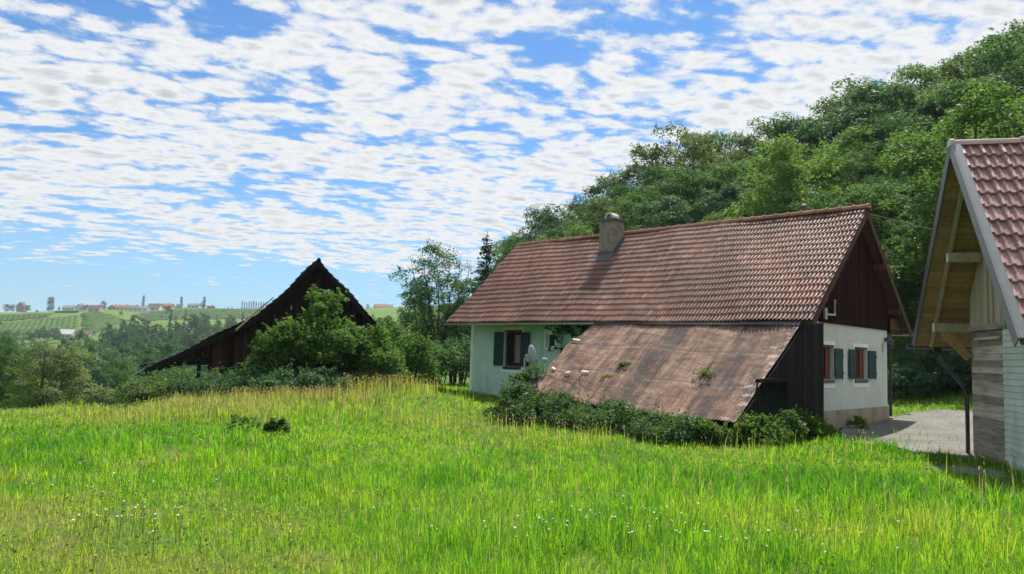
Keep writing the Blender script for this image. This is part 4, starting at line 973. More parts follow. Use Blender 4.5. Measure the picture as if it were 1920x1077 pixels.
for a in (
    (116, 139, 583, 574.5, 'house_white', 'roof_grey', 'white village house with a grey hipped roof, first house right of the poplar pair', 'x'),
    (141, 153, 584, 572.5, 'house_white', 'roof_grey', 'white gabled village house with a dark roof, second right of the poplar pair', 'y'),
    (153, 163, 584, 574.5, 'house_white', 'roof_brown', 'small white village house beside the dark gabled one', 'x'),
    (164, 186, 586, 574.5, 'house_pink', 'roof_brown', 'pinkish village house left of the big round tree', 'x'),
    (202, 217, 581, 573.5, 'house_pink', 'roof_red', 'red roofed village house just right of the big round tree', 'y'),
    (217, 240, 582, 573.5, 'house_white', 'roof_red', 'long red roofed village house in the village centre', 'x'),
    (240, 257, 584, 574.5, 'house_white', 'roof_grey', 'grey roofed village house left of the single poplar', 'x'),
    (257, 276, 584, 576, 'house_white', 'roof_grey', 'grey roofed village house below the single poplar', 'x'),
    (276, 298, 583, 571.5, 'house_white', 'roof_brown', 'brown roofed village house right of the single poplar', 'x'),
    (299, 320, 580, 571, 'house_pink', 'roof_red', 'orange roofed village house at the right end of the village', 'x'),
    (351, 372, 578, 570.5, 'house_white', 'roof_grey', 'pale house between the two poplars right of the village', 'x'),
    (374, 382, 578, 568.5, 'house_white', 'roof_grey', 'tall narrow white house beside a poplar right of the village', 'y'),
    (388, 399, 578.5, 574, 'roof_brown', 'roof_brown', 'low dark barn beside the last single poplar', 'x'),
    (30, 44, 582, 569, 'roof_brown', 'roof_brown', 'dark steep roofed house on the hill crest at the left', 'y')):
    far_house(a[0], a[1], a[2], a[3], M[a[4]], M[a[5]], a[6], 'house', a[7])
far_house(106, 133, 637, 621, M['house_pink'], M['roof_pale'], 'pale farm building with a light metal roof below the vineyard', 'farm building', 'x', name='farm_building')
far_house(134, 165, 635, 623, M['house_pink'], M['roof_brown'], 'low brown roofed farm wing beside the pale farm building', 'farm building', 'x', name='farm_wing')
far_house(700, 728, 582, 572, M['house_white'], M['roof_red'], 'red roofed house on the far crest right of the barn', 'house', 'x', D=860)
P0 = onground(255, 587, 500); P1 = onground(293, 586, 500); b = MB(); b.box(P0-ZZ, P1-P0, (0, .5, 0), ZZ*3.2); tag(b.build('retaining_wall', M['house_white']), 'long pale retaining wall below the village houses', 'wall')
for x, yt, yb, l, g in [(93.4, 554.5, 583, 'left poplar of the pair on the hill crest', None), (99.5, 554, 583, 'right poplar of the pair on the hill crest', None), (270, 552, 576, 'single poplar above the village roofs', None), (341, 554, 579, 'ragged poplar at the right end of the village', None), (384, 554, 579, 'poplar beside the tall narrow white house', None)]+[
        (454.6+4.38*i, 563+(i*37 % 5)*.7-(i == 4), 580, 'slender poplar in the row of ten behind the barn roof', 'row of poplars on the far hill') for i in range(10)]:
    Pg = onground(x, yb, 500); D = min(Pg[1], 920); B = atD(x, yt, D); place_tree('poplar', 'poplar_tree', B[0], D, B[2], l, 'tree', g, 1.15 if g is None else .8, flat=True)
for x, yt, yb, k, l, w in ((195, 564, 582, 'far1', 'big round dark tree between the village houses', 1.15), (54, 572, 586, 'far1', 'round tree on the crest left of the poplar pair', 1.3), (14, 570, 584, 'far2', 'pale bare looking tree at the left of the crest', 1.4), (24, 571, 584, 'far2', 'pale loose tree beside the dark steep roofed house', 1.2),
                            (111, 575, 583, 'far1', 'small round tree beside the first village house', .9), (318, 573, 588, 'far1', 'dark bushy tree below the orange roofed house', 1.5), (334, 570, 579, 'far1', 'dark bush at the foot of the ragged poplar', 1.6), (250, 590, 602, 'far1', 'dark tree at the right end of the vine field', 1.4), (228, 583, 594, 'far1', 'tree below the village centre', 1.5),
                            (69, 581, 587, 'far1', 'low bush between the round tree and the poplar pair', 1.8), (150, 617, 626, 'far1', 'tree rising behind the farm wing roof', 1.3), (428, 575, 579, 'far1', 'tiny dark tree on the crest, left of two', 1.3), (435, 575, 579, 'far1', 'tiny dark tree on the crest, right of two', 1.3), (2, 603, 611, 'far0', 'small bush at the left between the vine fields', 1.5),
                            (690, 570, 600, 'far1', 'tree left of the red roofed house on the far crest', 1.), (735, 571, 600, 'far1', 'tree right of the red roofed house on the far crest', 1.), (750, 574, 605, 'far0', 'hazy tree on the far crest beside the airy tree', 1.2), (712, 578, 605, 'far0', 'hazy tree below the red roofed house', 1.5)):
    D = min(onground(x, yb, 400)[1], 915) if x < 600 else 820; B = atD(x, yt, D); place_tree(k, 'deciduous_tree', B[0], D, B[2], l, 'tree', None, w, flat=True)
P0 = onground(106, 585, 500); b = MB()
rng = np.random.default_rng(5); PP = []
for x in np.arange(104, 146, .5):
    q = onground(x, 587.5, 500); PP.append(q+rng.normal(size=(30, 3))*np.array([.8, .8, .5])+[0, 0, 1.3])
PP = np.concatenate(PP); NN = rng.normal(size=PP.shape); NN /= np.linalg.norm(NN, axis=1)[:, None]
tag(link('hedge', foliage_mesh('hedge', rng, PP, NN, .8, M['leaf_dark']), None), 'clipped dark hedge along the vineyard top below the first village houses', 'hedge')

# ------------------------------------------------------------------ bushes and weeds
def gpx(x, y): return onground(x, y, 3, 120)
def bD(x, D): r = ray(x, 700); return np.array([r[0]/r[1]*D, D])
bush('elder_bush', bD(590, 27.5), 2.3, 1.3, 2.9, M['elder'], 'large leafy elder growing in front of the barn gable', 'bush', 230, 60, .115, .48, spray=5, seed=1, shape=lambda u, v: .62+.38*math.cos(u*2.2), stems=10)
bush('elder_bush', bD(610, 28), .75, .6, 3.9, M['leaf_bright'], 'tall upright shoots rising out of the elder in front of the barn', 'bush', 110, 18, .15, .4, spray=3, seed=2, shape=lambda u, v: 1)
bush('elder_bush', bD(675, 28.), 1.5, 1.2, 2.8, M['elder'], 'rounded elder covering the right corner of the barn', 'bush', 230, 40, .115, .46, spray=5, seed=3, stems=9)
bush('hazel_bush', bD(755, 33), 1.5, 1.2, 3.1, M['leaf_bright'], 'bright yellow green bush between the barn and the airy tree', 'bush', 120, 36, .14, .45, spray=4, seed=4, stems=9)
bush('elder_bush', bD(520, 27), 1.2, 1., 2.6, M['leaf_bright'], 'light green elder shoots left of the barn centre', 'bush', 100, 22, .15, .42, spray=3, seed=5)
for i, (x, D, rx, h, mk, l) in enumerate(((705, 41, 1.6, 2.3, 'leaf', 'green bush right of the barn behind the elder'), (760, 43, 2., 2.6, 'leaf_dark', 'dark bush left below the airy many stemmed tree'), (815, 41, 2., 2.2, 'leaf', 'green bush right below the airy many stemmed tree'), (858, 43, 2., 3.0, 'leaf_dark', 'dark bush behind the left corner of the farmhouse'), (735, 50, 2.4, 3.6, 'leaf_bright', 'light bush in the gap behind the yellow green hazel'), (800, 52, 2.6, 4.2, 'leaf', 'tall green bush behind the stems of the airy tree'), (850, 54, 2.6, 5., 'leaf', 'tall green bush close to the left eave of the farmhouse'))):
    r_ = ray(x, 700); bush('bush', np.array([r_[0]/r_[1]*D, D]), rx, rx*.8, h, M[mk], l, 'bush', 130, 34, .16, .6, None, 0, 3, seed=200+i, shape=lambda u, v: 1.)
BR = 'brambles along the foot of the barn'
bush('bramble_bush', bD(350, 27), 2.0, 1.2, 1.0, M['bramble'], 'dark bramble below the open catslide corner of the barn', 'bush', 170, 40, .085, .42, spray=4, seed=6, group=BR)
bush('bramble_bush', bD(450, 26), 2.0, 1.2, 0.95, M['leaf_dark'], 'dark bramble at the foot of the brown barn boards', 'bush', 170, 40, .085, .42, spray=4, seed=7, group=BR)
bush('bramble_bush', bD(560, 25.5), 1.9, 1.1, 1.15, M['leaf_dark'], 'dark bramble at the foot of the elder before the barn', 'bush', 130, 40, .11, .4, seed=8, group=BR)
bush('bramble_bush', bD(290, 26), 1.2, 1.0, 1.0, M['leaf_olive'], 'olive bramble at the left end of the barn beside dry grass', 'bush', 110, 26, .1, .36, seed=9, group=BR)
# bramble belt before the lean-to
for s0, t0, rx, ry, h, l, sd in ((6.1, -5.5, 1.15, 1.0, 1.1, 'bramble at the left corner of the rusty roof, above tan seed heads', 21), (4.7, -5.7, 1.4, 1.1, .95, 'bramble below the middle left of the rusty roof edge', 22), (2.9, -5.7, 1.4, 1.05, .8, 'bramble below the middle of the rusty roof edge', 23), (1.2, -5.7, 1.3, 1.0, .62, 'bramble near the broken panel at the right of the rusty roof', 24)):
    P = hp(s0, t0, 0); bush('bramble_bush', P, rx, ry, h, M['bramble'], l, 'bush', 210, 44, .068, .28, 'brambles along the rusty lean-to', math.atan2(HL[1], HL[0]), 6, seed=sd)
P = hp(7.3, -4.1, 0); bush('bramble_bush', P, .6, .55, 1.7, M['bramble'], 'bramble clump climbing over the left end of the rusty roof', 'bush', 150, 26, .085, .28, None, 0, 3, seed=25)
for k, (s0, t0, h) in enumerate(((-.55, -4.6, .75), (-.6, -3.5, .8), (-.6, -2.4, .75), (-.55, -1.3, .55), (.2, -5.6, .6))):
    P = hp(s0, t0, 0); bush('nettle_clump', P, .6, .55, h, M['nettle'] if k != 1 else M['bramble'], 'nettle clump %s' % ('under the lowest tip of the rusty roof', 'in the dark opening of the lean-to', 'before the propped boards of the lean-to', 'at the lean-to corner post beside the gravel', 'in the grass before the rusty roof tip')[k], 'weeds', 90, 22, .075, .2, 'nettles round the lean-to', 0, 4, seed=30+k)
for x, y, s, l in ((1320, 700, .30, 'largest tuft of weeds growing on the rusty roof'), (1172, 682, .16, 'upper small tuft of weeds on the rusty roof'), (1141, 706, .18, 'lower small tuft of weeds on the rusty roof')):
    TRw, BRw = hp(-.12, -1.21, 2.98), hp(-.12, -4.82, .47); nn = np.cross(BRw-TRw, HL); P = atplane(x, y, BRw, nn)
    bush('weed_tuft', P, s, s*.7, s*.6, M['nettle'], l, 'weeds', 60, 10, .04, .10, 'weeds on the rusty roof', 0, 1, seed=int(x), z=P[2]-.05, stems=4)
P = hp(-.35, 2.0, 0); bush('weed_plant', P, .2, .2, .42, M['nettle'], 'green weed growing at the foot of the concrete plinth', 'weeds', 45, 8, .07, .12, None, 0, 4, seed=41, stems=5)
# climber on the farmhouse wall
rng = np.random.default_rng(50); cl = []
root = thing('climbing_plant', hp(8.9, -.1, 0), 'dark climbing plant on the mint wall beside the small window', 'climber')
for i in range(34):
    s = rng.uniform(7.3, 9.75); z = 2.95-abs(rng.normal())*.55; cl.append((hp(s, -.14-rng.uniform(0, .25), z)-OFF[root], np.array([.2, .2, .24]), 1.))
Pp, Nn = crown_pts(rng, cl, 26, 2, up=.3); link('foliage', foliage_mesh('climber', rng, Pp, Nn, .12, M['leaf_dark']), root)
mb = MB()
for s in (8.2, 8.8, 9.3): mb.tube([hp(s, -.08, 0), hp(s+.2, -.07, 1.6), hp(s+.1, -.1, 2.8)], .015, 5)
mb.build('stem', M['stem'], root)
# forest edge shrubs beyond the gravel
for k, (x, D) in enumerate(((1690, 29), (1730, 29.5), (1775, 30), (1815, 29), (1860, 28))):
    bush('shrub', bD(x, D), 1.2, .9, 1.5+.4*(k % 2), M['leaf_dark'], 'dark shrub at the wood edge beyond the gravel drive', 'bush', 100, 26, .12, .4, 'shrubs at the wood edge', 0, 3, seed=60+k)
# broad leaved dock in the meadow
P = gpx(520, 815); bush('dock_plant', P, .2, .16, .42, M['leaf_bright'], 'broad leaved dock plant in the meadow before the barn', 'plant', 4, 10, .17, .15, None, 0, 2, seed=71, stems=6)
P = gpx(455, 815); bush('weed_clump', P, .4, .3, .5, M['leaf_bright'], 'weed clump in the meadow left of the dock plant', 'plant', 6, 12, .09, .16, None, 0, 2, seed=72, stems=6)

# ------------------------------------------------------------------ meadow grass
def blades(P, h, w, bend, rng, tint, name, a):
    n = len(P); d = np.stack([np.cos(a), np.sin(a), np.zeros(n)], 1); sd = np.stack([-d[:, 1], d[:, 0], np.zeros(n)], 1)
    tw = rng.uniform(-.6, .6, n); sd = sd*np.cos(tw)[:, None]+d*np.sin(tw)[:, None]
    up = np.array([0, 0, 1.]); h = h[:, None]; w = w[:, None]; b = bend[:, None]
    mid = P+up*h*.55+d*h*b*.22; tip = P+up*h*(1-.35*b)+d*h*b*.75
    V = np.stack([P-sd*w*.5, P+sd*w*.5, mid-sd*w*.42, mid+sd*w*.42, tip], 1).reshape(-1, 3)
    k = np.arange(n)[:, None]*5; Ft = np.stack([k+[[0, 1, 3]], k+[[0, 3, 2]], k+[[2, 3, 4]]], 1).reshape(-1, 3)
    return npmesh(name, V, Ft, np.repeat(tint, 3))
def scatter(n, dmin, dmax, rng, pw=.55, amax=.80):
    u = rng.random(n); d = (dmin**pw+(dmax**pw-dmin**pw)*u)**(1/pw); a = rng.uniform(-amax, amax, n)
    return d*np.sin(a), d*np.cos(a)
def blocked(x, y):
    s = (x-HC[0])*HL[0]+(y-HC[1])*HL[1]; t = (x-HC[0])*HG[0]+(y-HC[1])*HG[1]
    bad = (s > -.1) & (s < 14.6) & (t > 0) & (t < 5.6); bad |= (s > -.1) & (s < 6.5) & (t > -4.3) & (t < 0)
    gt = (x-GB[0])*GU[0]+(y-GB[1])*GU[1]; go = (x-GB[0])*GN[0]+(y-GB[1])*GN[1]; bad |= (gt > 0) & (gt < 4.4) & (go < 0.02)
    w = (vnoise(x, y, .45, 21)-.5)*.7; w2 = (vnoise(x, y, .45, 22)-.5)*.7
    bad |= inpoly(x+w, y+w2, DRIVE) & (np.random.default_rng(9).random(len(x)) > .03)
    bad |= inpoly(x+w*.6, y+w2*.6, PATCH) & (np.random.default_rng(8).random(len(x)) > .12)
    return bad
def blob(x, y, c, r): return np.exp(-(((x-c[0])**2+(y-c[1])**2)/r**2))
def meadow():
    """a low sward of short blades plus thousands of tussocks whose blades arch outwards"""
    rng = np.random.default_rng(77)
    inside = lambda x, y: np.minimum(-.87*(x+12)+.49*(y-27), -.15*(x+17)+.99*(y-20.3)) < 7
    mownp = [(gpx(220, 1000), 2.4, 1.), (gpx(60, 1060), 2., .8), (gpx(420, 1040), 1.5, .8), (gpx(330, 960), 1., .7)]
    pathp = [(gpx(890, 760), 2.2, 1.), (gpx(900, 735), 3.5, 1.), (gpx(1780, 890), 1.2, .8), (gpx(850, 790), 1.2, .7)]
    dryp = [(gpx(*q), r, 1.) for q, r in (((300, 775), 2.6), ((600, 748), 3.2), ((660, 735), 3.6), ((740, 716), 6.), ((820, 800), 1.8), ((250, 758), 2.2), ((100, 775), 3.5), ((930, 830), 1.6))]
    darkp = [(gpx(*q), r, 1.) for q, r in (((120, 845), .8), ((1180, 985), .9), ((1450, 925), 1.6), ((560, 975), 1.), ((1010, 870), 1.2), ((700, 920), 1.4), ((430, 905), .9), ((1380, 900), 1.2), ((1720, 930), 1.4), ((1850, 960), 1.2), ((640, 1000), .7), ((420, 1000), .6))]
    tallp = [(gpx(*q), r, 1.) for q, r in (((500, 850), 1.6), ((720, 780), 2.4), ((1000, 1000), 1.4), ((700, 1040), 1.2), ((1500, 960), 1.6), ((300, 860), 1.5), ((1150, 900), 1.6), ((1700, 1010), 1.2))]
    fld = lambda x, y, L: np.clip(sum(k*blob(x, y, c, r) for c, r, k in L), 0, 1)
    sh = lambda x, y: (x-HC[0])*HL[0]+(y-HC[1])*HL[1]
    def low(x, y):                      # shorter grass against the bramble belt
        t = (x-HC[0])*HG[0]+(y-HC[1])*HG[1]; q = sh(x, y); return 1-.55*sstep(-9.5, -7, t)*sstep(-2, -.5, q)*sstep(9.5, 8, q)
    def base_tint(x, y):
        n1 = vnoise(x, y, 1.6, 31); n2 = vnoise(x, y, .55, 32); n3 = vnoise(x, y, 4.5, 33)
        return .145+.32*n3+.26*(n2-.5)+.28*(n1-.5)+.16*fld(x, y, mownp)+.12*fld(x, y, pathp)-.16*fld(x, y, darkp)
    # sward
    x, y = scatter(330000, 2.6, 62, rng); ok = ~blocked(x, y) & inside(x, y); x, y = x[ok], y[ok]; d = np.hypot(x, y)
    bare = fld(x, y, mownp)*sstep(.55, .72, vnoise(x, y, .7, 34)); ok = rng.random(len(x)) > bare*.5; x, y, d = x[ok], y[ok], d[ok]
    h1 = (.05+.11*vnoise(x, y, .8, 37))*rng.uniform(.6, 1.4, len(x))*(1+.35*sstep(12, 26, d)); t1 = base_tint(x, y)+rng.normal(0, .10, len(x))
    a1 = rng.uniform(0, 6.283, len(x)); b1 = np.abs(rng.normal(.6, .35, len(x))); w1 = np.maximum(.0036, d*.00062)*rng.uniform(.7, 1.5, len(x))
    # tussocks
    cx, cy = scatter(15500, 2.6, 58, rng); ok = inside(cx, cy); cx, cy = cx[ok], cy[ok]; dc = np.hypot(cx, cy); m = 26
    n3 = vnoise(cx, cy, 3.2, 38); n1 = vnoise(cx, cy, 1.1, 39)
    hc = (.11+.24*n3*n1*1.5+.16*fld(cx, cy, tallp)+.08*fld(cx, cy, darkp))*np.exp(rng.normal(0, .28, len(cx)))*(1-.6*fld(cx, cy, mownp))*(1-.5*fld(cx, cy, pathp))*low(cx, cy)
    hc = np.clip(hc*.80, .05, .48); tc = base_tint(cx, cy)+rng.normal(0, .10, len(cx)); rc = (.035+.03*rng.random(len(cx)))*(1+dc*.10)
    a2 = rng.uniform(0, 6.283, (len(cx), m)); q = rc[:, None]*np.sqrt(rng.random((len(cx), m)))
    x2 = (cx[:, None]+np.cos(a2)*q).ravel(); y2 = (cy[:, None]+np.sin(a2)*q).ravel(); d2 = np.repeat(dc, m)
    wind = rng.normal(0, .5, len(cx))[:, None]; a2 = (a2+wind).ravel(); h2 = (hc[:, None]*rng.uniform(.45, 1.2, (len(cx), m))).ravel(); t2 = (tc[:, None]+rng.normal(0, .07, (len(cx), m))).ravel()
    b2 = np.clip(rng.normal(.55, .28, len(x2)), .05, 1.15); w2 = np.maximum(.0038, d2*.00064)*rng.uniform(.6, 1.5, len(x2))
    ok = ~blocked(x2, y2)
    X = np.concatenate([x, x2[ok]]); Y = np.concatenate([y, y2[ok]]); Hh = np.concatenate([h1, h2[ok]]); W = np.concatenate([w1, w2[ok]]); Bn = np.clip(np.concatenate([b1, b2[ok]]), 0, 1.2); Tn = np.concatenate([t1, t2[ok]]); An = np.concatenate([a1, a2[ok]])
    dz = fld(X, Y, dryp); Tn = Tn+.20*dz*rng.random(len(X)); dead = rng.random(len(X)) < .03+.30*dz+.03*fld(X, Y, mownp); Tn = np.where(dead, rng.uniform(.7, 1, len(X)), Tn)
    P = np.stack([X, Y, terrain(X, Y)-.01], 1)
    tag(link('meadow_grass', blades(P, Hh, W, Bn, rng, np.clip(Tn, 0, 1), 'meadow_grass', An), None, [M['grass']]), 'lush sunlit green meadow grass covering the foreground', 'grass', kind='stuff')
    # low broad leaved herbs between the grass
    x, y = scatter(60000, 2.8, 26, rng); n = vnoise(x, y, .9, 41); ok = (rng.random(len(x)) < sstep(.45, .75, n)+.35*fld(x, y, mownp)) & ~blocked(x, y) & inside(x, y); x, y = x[ok], y[ok]; d = np.hypot(x, y)
    P = np.stack([x, y, terrain(x, y)+rng.uniform(.01, .13, len(x))], 1); N = np.array([0, 0, 1.])+rng.normal(size=P.shape)*.45; N /= np.linalg.norm(N, axis=1)[:, None]
    V, Fq = quads_from(P, N, np.maximum(.030, d*.0028), rng, .7)
    me = npmesh('meadow_herbs', V, Fq, np.clip(rng.normal(.5, .25, len(Fq)), 0, 1)); tag(link('meadow_herbs', me, None, [M['nettle']]), 'low broad leaved clover and herbs growing between the meadow grass', 'herbs', kind='stuff')
meadow()
def seedheads():
    """tall pale flowering grasses: thin stem with a drooping plume"""
    rng = np.random.default_rng(81); X = []; Y = []; Hh = []; S = []
    def zone(px, n, r, h, sc=1.):
        c = gpx(*px); X.append(c[0]+rng.normal(0, r, n)); Y.append(c[1]+rng.normal(0, r*.6, n)); Hh.append(rng.uniform(.6, 1.1, n)*h); S.append(np.full(n, sc))
    for px, n, r, h in (((300, 775), 420, 1.2, .42), ((245, 760), 420, .8, .75), ((390, 785), 300, 1.0, .38), ((470, 775), 300, 1.2, .4), ((560, 755), 1200, 1.3, .45), ((660, 732), 1500, 1.5, .55), ((745, 712), 1300, 1.3, .65), ((800, 714), 500, 2., .55), ((150, 768), 300, 1.6, .42), ((40, 775), 260, 1.6, .38),
                        ((955, 822), 60, .5, .5), ((1040, 835), 80, .6, .5), ((1130, 842), 50, .6, .45), ((820, 800), 160, 1., .5), ((1620, 858), 26, .4, .55), ((1850, 905), 26, .5, .55), ((1880, 950), 18, .4, .6), ((1290, 930), 24, .5, .5), ((1400, 870), 30, .6, .6)):
        zone(px, n, r, h)
    for px in ((1000, 935), (1010, 925), (1075, 930), (1680, 965), (1695, 970), (1725, 1010), (1610, 980), (1650, 985), (1430, 945), (1530, 940), (1310, 990), (1290, 1005), (1320, 1000), (1380, 1000), (895, 1060), (1880, 1040), (1560, 1050), (1820, 1020), (760, 960), (1240, 925), (1500, 1010)): zone(px, 2, .05, .5, .8)
    rx, ry = scatter(240, 4.5, 24, rng); X.append(rx); Y.append(ry); Hh.append(rng.uniform(.28, .5, 240)); S.append(np.full(240, .8))
    for px, r in (((350, 960), .5), ((430, 950), .7), ((560, 930), .9), ((620, 910), .8), ((500, 990), .6), ((940, 980), .5), ((820, 940), .6), ((1720, 1030), .4)):   # thin dark plantain and sorrel stems
        c = gpx(*px); X.append(c[0]+rng.normal(0, r, 16)); Y.append(c[1]+rng.normal(0, r, 16)); Hh.append(rng.uniform(.35, .6, 16)); S.append(np.full(16, .45))
    x, y, h, s = [np.concatenate(q) for q in (X, Y, Hh, S)]; ok = ~blocked(x, y); x, y, h, s = x[ok], y[ok], h[ok], s[ok]; n = len(x)
    d = np.hypot(x, y); a = rng.uniform(0, 6.28, n); D = np.stack([np.cos(a), np.sin(a), 0*a], 1); SD = np.stack([-D[:, 1], D[:, 0], 0*a], 1); P = np.stack([x, y, terrain(x, y)], 1)
    b = rng.uniform(.05, .35, n)[:, None]; hh = h[:, None]; up = np.array([0, 0, 1.]); w = np.maximum(.0025, d*.0005)[:, None]
    m = P+up*hh*.6+D*hh*b*.3; t = P+up*hh*.93+D*hh*b*.9; e = P+up*hh*(1.10-.25*b)+D*hh*(b*1.15+.02); pw = np.maximum(.007, d*.0006)[:, None]*rng.uniform(.7, 1.3, n)[:, None]*s[:, None]
    c = (t*.4+e*.6)
    V = np.stack([P-SD*w, P+SD*w, m-SD*w*.8, m+SD*w*.8, t, t, c-SD*pw, c+SD*pw, e, c+up*pw, c-up*pw], 1).reshape(-1, 3); k = np.arange(n)[:, None]*11
    Ft = np.stack([k+[[0, 1, 3]], k+[[0, 3, 2]], k+[[2, 3, 4]], k+[[5, 7, 6]], k+[[6, 7, 8]], k+[[5, 9, 10]], k+[[9, 8, 10]]], 1).reshape(-1, 3)
    tn = np.repeat(rng.uniform(.75, 1., n), 7).reshape(n, 7); tn[:, :3] -= .12; tn = np.where((s < .5)[:, None], .02, tn)
    tag(link('flowering_grass', npmesh('flowering_grass', V, Ft, np.clip(tn.ravel(), 0, 1)), None, [M['grass']]), 'tall dry flowering grass with pale tan plumes in the meadow', 'grass', kind='stuff')
seedheads()
def daisies():
    rng = np.random.default_rng(91); X = []; Y = []
    for px, n, r in (((200, 1020), 22, .25), ((450, 855), 16, .5), ((510, 860), 12, .3), ((250, 945), 14, .5), ((470, 930), 14, .4), ((100, 925), 8, .5), ((1050, 1020), 20, .3), ((1160, 1000), 14, .5), ((1250, 1040), 30, .4), ((980, 1050), 12, .4), ((1480, 940), 6, .8), ((1340, 1050), 14, .4), ((640, 990), 10, .6), ((400, 1050), 12, .5), ((1550, 1040), 8, .6), ((1710, 895), 4, .4), ((360, 1040), 10, .4)):
        c = gpx(*px); X += list(c[0]+rng.normal(0, r, n)); Y += list(c[1]+rng.normal(0, r, n))
    mb = MB()
    for x, y in zip(X, Y):
        z = T(x, y); h = rng.uniform(.16, .34); r = rng.uniform(.007, .012); t = np.array([rng.normal()*.02, rng.normal()*.02]); C = np.array([x+t[0], y+t[1], z+h]); n = np.array([rng.normal()*.35, rng.normal()*.35-.25, 1]); n /= np.linalg.norm(n); a = np.cross(n, [0, 1, 0]); a /= np.linalg.norm(a); b = np.cross(n, a)
        mb.tube([(x, y, z), C], .0018, 3, .2, 2, False)
        vs = [C]+[C+(a*math.cos(k*math.pi/8)+b*math.sin(k*math.pi/8))*r*(1. if k % 2 else .72) for k in range(16)]; mb.add(vs, [(0, k+1, (k+1) % 16+1) for k in range(16)], .5, 0)
        vs = [C+n*.004]+[C+n*.002+(a*math.cos(k*math.pi/3)+b*math.sin(k*math.pi/3))*r*.35 for k in range(6)]; mb.add(vs, [(0, k+1, (k+1) % 6+1) for k in range(6)], .5, 1)
    tag(mb.build('daisies', [M['petal'], M['ridge'], M['nettle']]), 'small white daisies scattered through the meadow grass', 'flowers', kind='stuff')
daisies()

# ------------------------------------------------------------------ sun, sky, haze, camera
EL, AZ = rad(58), rad(26)            # azimuth from +Y towards +X
S = Vector((math.sin(AZ)*math.cos(EL), math.cos(AZ)*math.cos(EL), math.sin(EL)))
ld = bpy.data.lights.new('sun', 'SUN'); ld.energy = 4.8; ld.angle = rad(.6); ld.color = (1, .95, .86)
so = bpy.data.objects.new('sun', ld); COL.objects.link(so); so.rotation_euler = S.to_track_quat('Z', 'Y').to_euler(); so.location = (0, 0, 60)

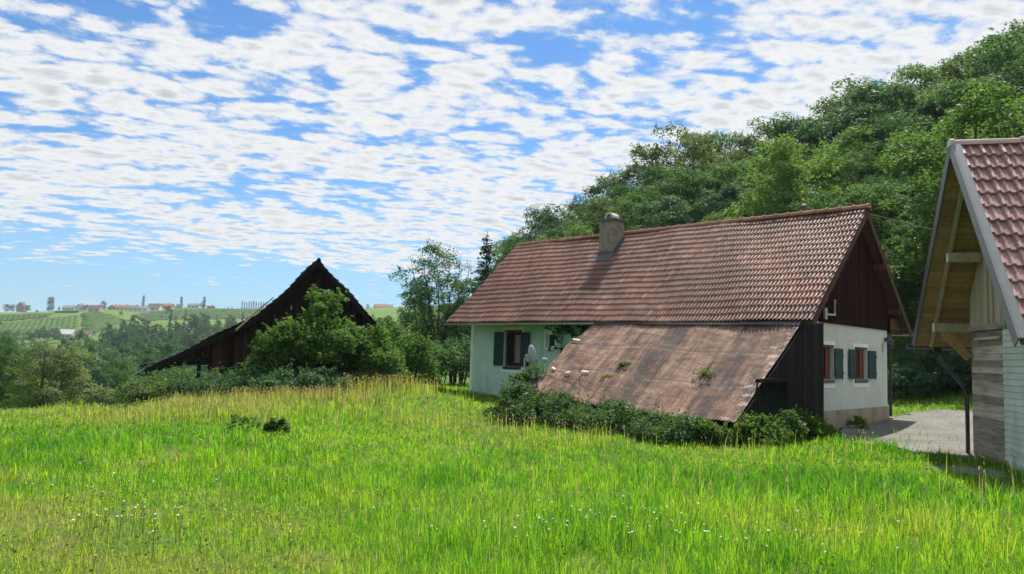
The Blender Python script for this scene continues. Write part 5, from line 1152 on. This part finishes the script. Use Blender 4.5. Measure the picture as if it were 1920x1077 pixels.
def world():
    w = bpy.data.worlds.new('World'); sc.world = w; w.use_nodes = True; t = NT(w.node_tree)
    sky = t.n('ShaderNodeTexSky', sky_type='NISHITA', sun_disc=False, sun_elevation=EL, sun_rotation=AZ); sky.altitude = 300; sky.air_density = 1.; sky.dust_density = .3; sky.ozone_density = 2.5
    g = t.n('ShaderNodeTexCoord').outputs['Generated']; sx = t.n('ShaderNodeSeparateXYZ', i_0=g); dx, dy, dz = sx.outputs
    z = t.math('MAXIMUM', t.math('ADD', dz, .10), .05)
    u = t.math('DIVIDE', dx, z); v = t.math('DIVIDE', dy, z)
    uv = t.n('ShaderNodeCombineXYZ', i_0=u, i_1=v).outputs[0]
    mp = t.n('ShaderNodeMapping', i_Vector=uv); mp.inputs['Rotation'].default_value = (0, 0, rad(-14)); uvr = mp.outputs[0]
    warp = t.n('ShaderNodeTexNoise', i_Vector=uvr); warp.inputs['Scale'].default_value = 2.2; warp.inputs['Detail'].default_value = 3
    wv = t.n('ShaderNodeVectorMath', operation='MULTIPLY_ADD'); t.nt.links.new(warp.outputs['Color'], wv.inputs[0]); wv.inputs[1].default_value = (.12, .12, 0); t.nt.links.new(uvr, wv.inputs[2]); q = wv.outputs[0]
    # rows of small puffs, broken by gaps
    def puffs(scale, st):
        m2 = t.n('ShaderNodeMapping', i_Vector=q); m2.inputs['Scale'].default_value = st
        vo = t.n('ShaderNodeTexVoronoi', i_Vector=m2.outputs[0], feature='SMOOTH_F1'); vo.inputs['Scale'].default_value = scale; vo.inputs['Smoothness'].default_value = .35
        return t.math('SUBTRACT', .62, vo.outputs['Distance'])
    p1 = puffs(10.2, (.72, 1.12, 1)); p2 = puffs(24., (.8, 1.1, 1))
    n1 = t.noise(q, 7., 8, .68, (.85, 1.05, 1)); n2 = t.noise(q, 1.35, 3, .5, (.7, 1.2, 1)); n3 = t.noise(q, 30, 5, .7)
    cov = t.math('ADD', t.math('MULTIPLY', p1, .55), t.math('MULTIPLY', p2, .22))
    cov = t.math('ADD', cov, t.math('MULTIPLY', t.math('SUBTRACT', n1, .5), .80))
    cov = t.math('ADD', cov, t.math('MULTIPLY', t.math('SUBTRACT', n3, .5), .30))
    cov = t.math('ADD', cov, t.math('MULTIPLY', t.math('SUBTRACT', n2, .5), .70))
    cov = t.math('ADD', cov, t.math('MULTIPLY', t.ramp(dz, [(.08, 0), (.22, 1), (.3, .4), (.45, 0)]), .10))   # the deck closes with distance
    side = t.ramp(t.math('ADD', t.math('MULTIPLY', dx, .9), .5), [(.05, 1), (.36, .9), (.54, 0.05)])      # clear belt low on the left
    clear = t.math('MULTIPLY', t.ramp(dz, [(.02, 1), (.07, .85), (.125, 0)]), side)
    cov = t.math('SUBTRACT', cov, t.math('MULTIPLY', clear, .42))
    cov = t.math('ADD', cov, CLOUD_SHIFT)
    den = t.ramp(cov, [(.12, 0), (.20, .25), (.27, .72), (.36, .95), (.48, 1.)])
    shade = t.math('ADD', cov, t.math('MULTIPLY', t.math('SUBTRACT', t.noise(q, 13., 5, .62, (.8, 1.3, 1)), .5), .5))
    cc = t.ramp(shade, [(.15, (.70, .78, .86)), (.30, (.92, .94, .96)), (.40, (.99, .99, .985)), (.50, (.88, .90, .915)), (.60, (.74, .77, .81)), (.78, (.60, .63, .68))])
    low = t.n('ShaderNodeCombineXYZ', i_0=t.math('MULTIPLY', dx, 9.), i_1=t.math('MULTIPLY', dz, 26.)).outputs[0]      # a few fair weather clouds over the hill crest
    cu = t.math('ADD', t.noise(low, 1.0, 6, .55), t.ramp(dz, [(0, .08), (.055, .03), (.085, -.3), (.2, -.3)])) if False else t.math('SUBTRACT', t.noise(low, 1.0, 6, .55), t.ramp(dz, [(0.03, 0.), (.075, .10), (.11, .4)]))
    cud = t.ramp(cu, [(.555, 0), (.60, .85)])
    hz = t.ramp(dz, [(0., .8), (.06, .5), (.14, .15), (.22, .0)])
    bg1 = t.n('ShaderNodeBackground', i_Color=t.mix(hz, t.mix(1., sky.outputs[0], (.62, 1.0, 1.30), 'MULTIPLY'), (3.7, 6.0, 8.0)), i_Strength=SKY_STR)
    den = t.math('MAXIMUM', den, cud)
    bg2 = t.n('ShaderNodeBackground', i_Color=cc, i_Strength=CLOUD_STR)
    mx = t.n('ShaderNodeMixShader'); t.nt.links.new(den, mx.inputs[0]); t.nt.links.new(bg1.outputs[0], mx.inputs[1]); t.nt.links.new(bg2.outputs[0], mx.inputs[2])
    o = t.n('ShaderNodeOutputWorld'); t.nt.links.new(mx.outputs[0], o.inputs[0])
CLOUD_SHIFT, SKY_STR, CLOUD_STR = .20, .080, .66
world()
hm, t = newmat('valley_haze'); pv = t.n('ShaderNodeVolumePrincipled'); pv.inputs['Color'].default_value = (.72, .84, .95, 1); pv.inputs['Density'].default_value = .00017; pv.inputs['Anisotropy'].default_value = .3
o = t.n('ShaderNodeOutputMaterial'); t.nt.links.new(pv.outputs[0], o.inputs['Volume'])
b = MB(); b.box((-2700, -2700, -60), (5400, 0, 0), (0, 5400, 0), (0, 0, 175)); tag(b.build('haze', hm), 'thin blue summer haze over the valley', 'haze', kind='stuff')

cd = bpy.data.cameras.new('camera'); cd.sensor_width = 36; cd.lens = F/1920*36; cd.clip_start = .05; cd.clip_end = 6000
cam = bpy.data.objects.new('camera', cd); COL.objects.link(cam); sc.camera = cam
fw = Vector((0, math.cos(PIT), math.sin(PIT))); vh = Vector((0, -math.sin(PIT), math.cos(PIT))); ex = Vector((1, 0, 0))
rt = ex*math.cos(ROL)+vh*math.sin(ROL); up = -ex*math.sin(ROL)+vh*math.cos(ROL)
cam.matrix_world = Matrix(((rt[0], up[0], -fw[0], 0), (rt[1], up[1], -fw[1], 0), (rt[2], up[2], -fw[2], CZ), (0, 0, 0, 1)))
sc.view_settings.view_transform = 'Standard'; sc.view_settings.look = 'None'; sc.view_settings.exposure = .5; sc.view_settings.gamma = 1.
sc.render.engine = 'CYCLES'; sc.cycles.use_denoising = True; sc.cycles.max_bounces = 8; sc.cycles.volume_bounces = 0
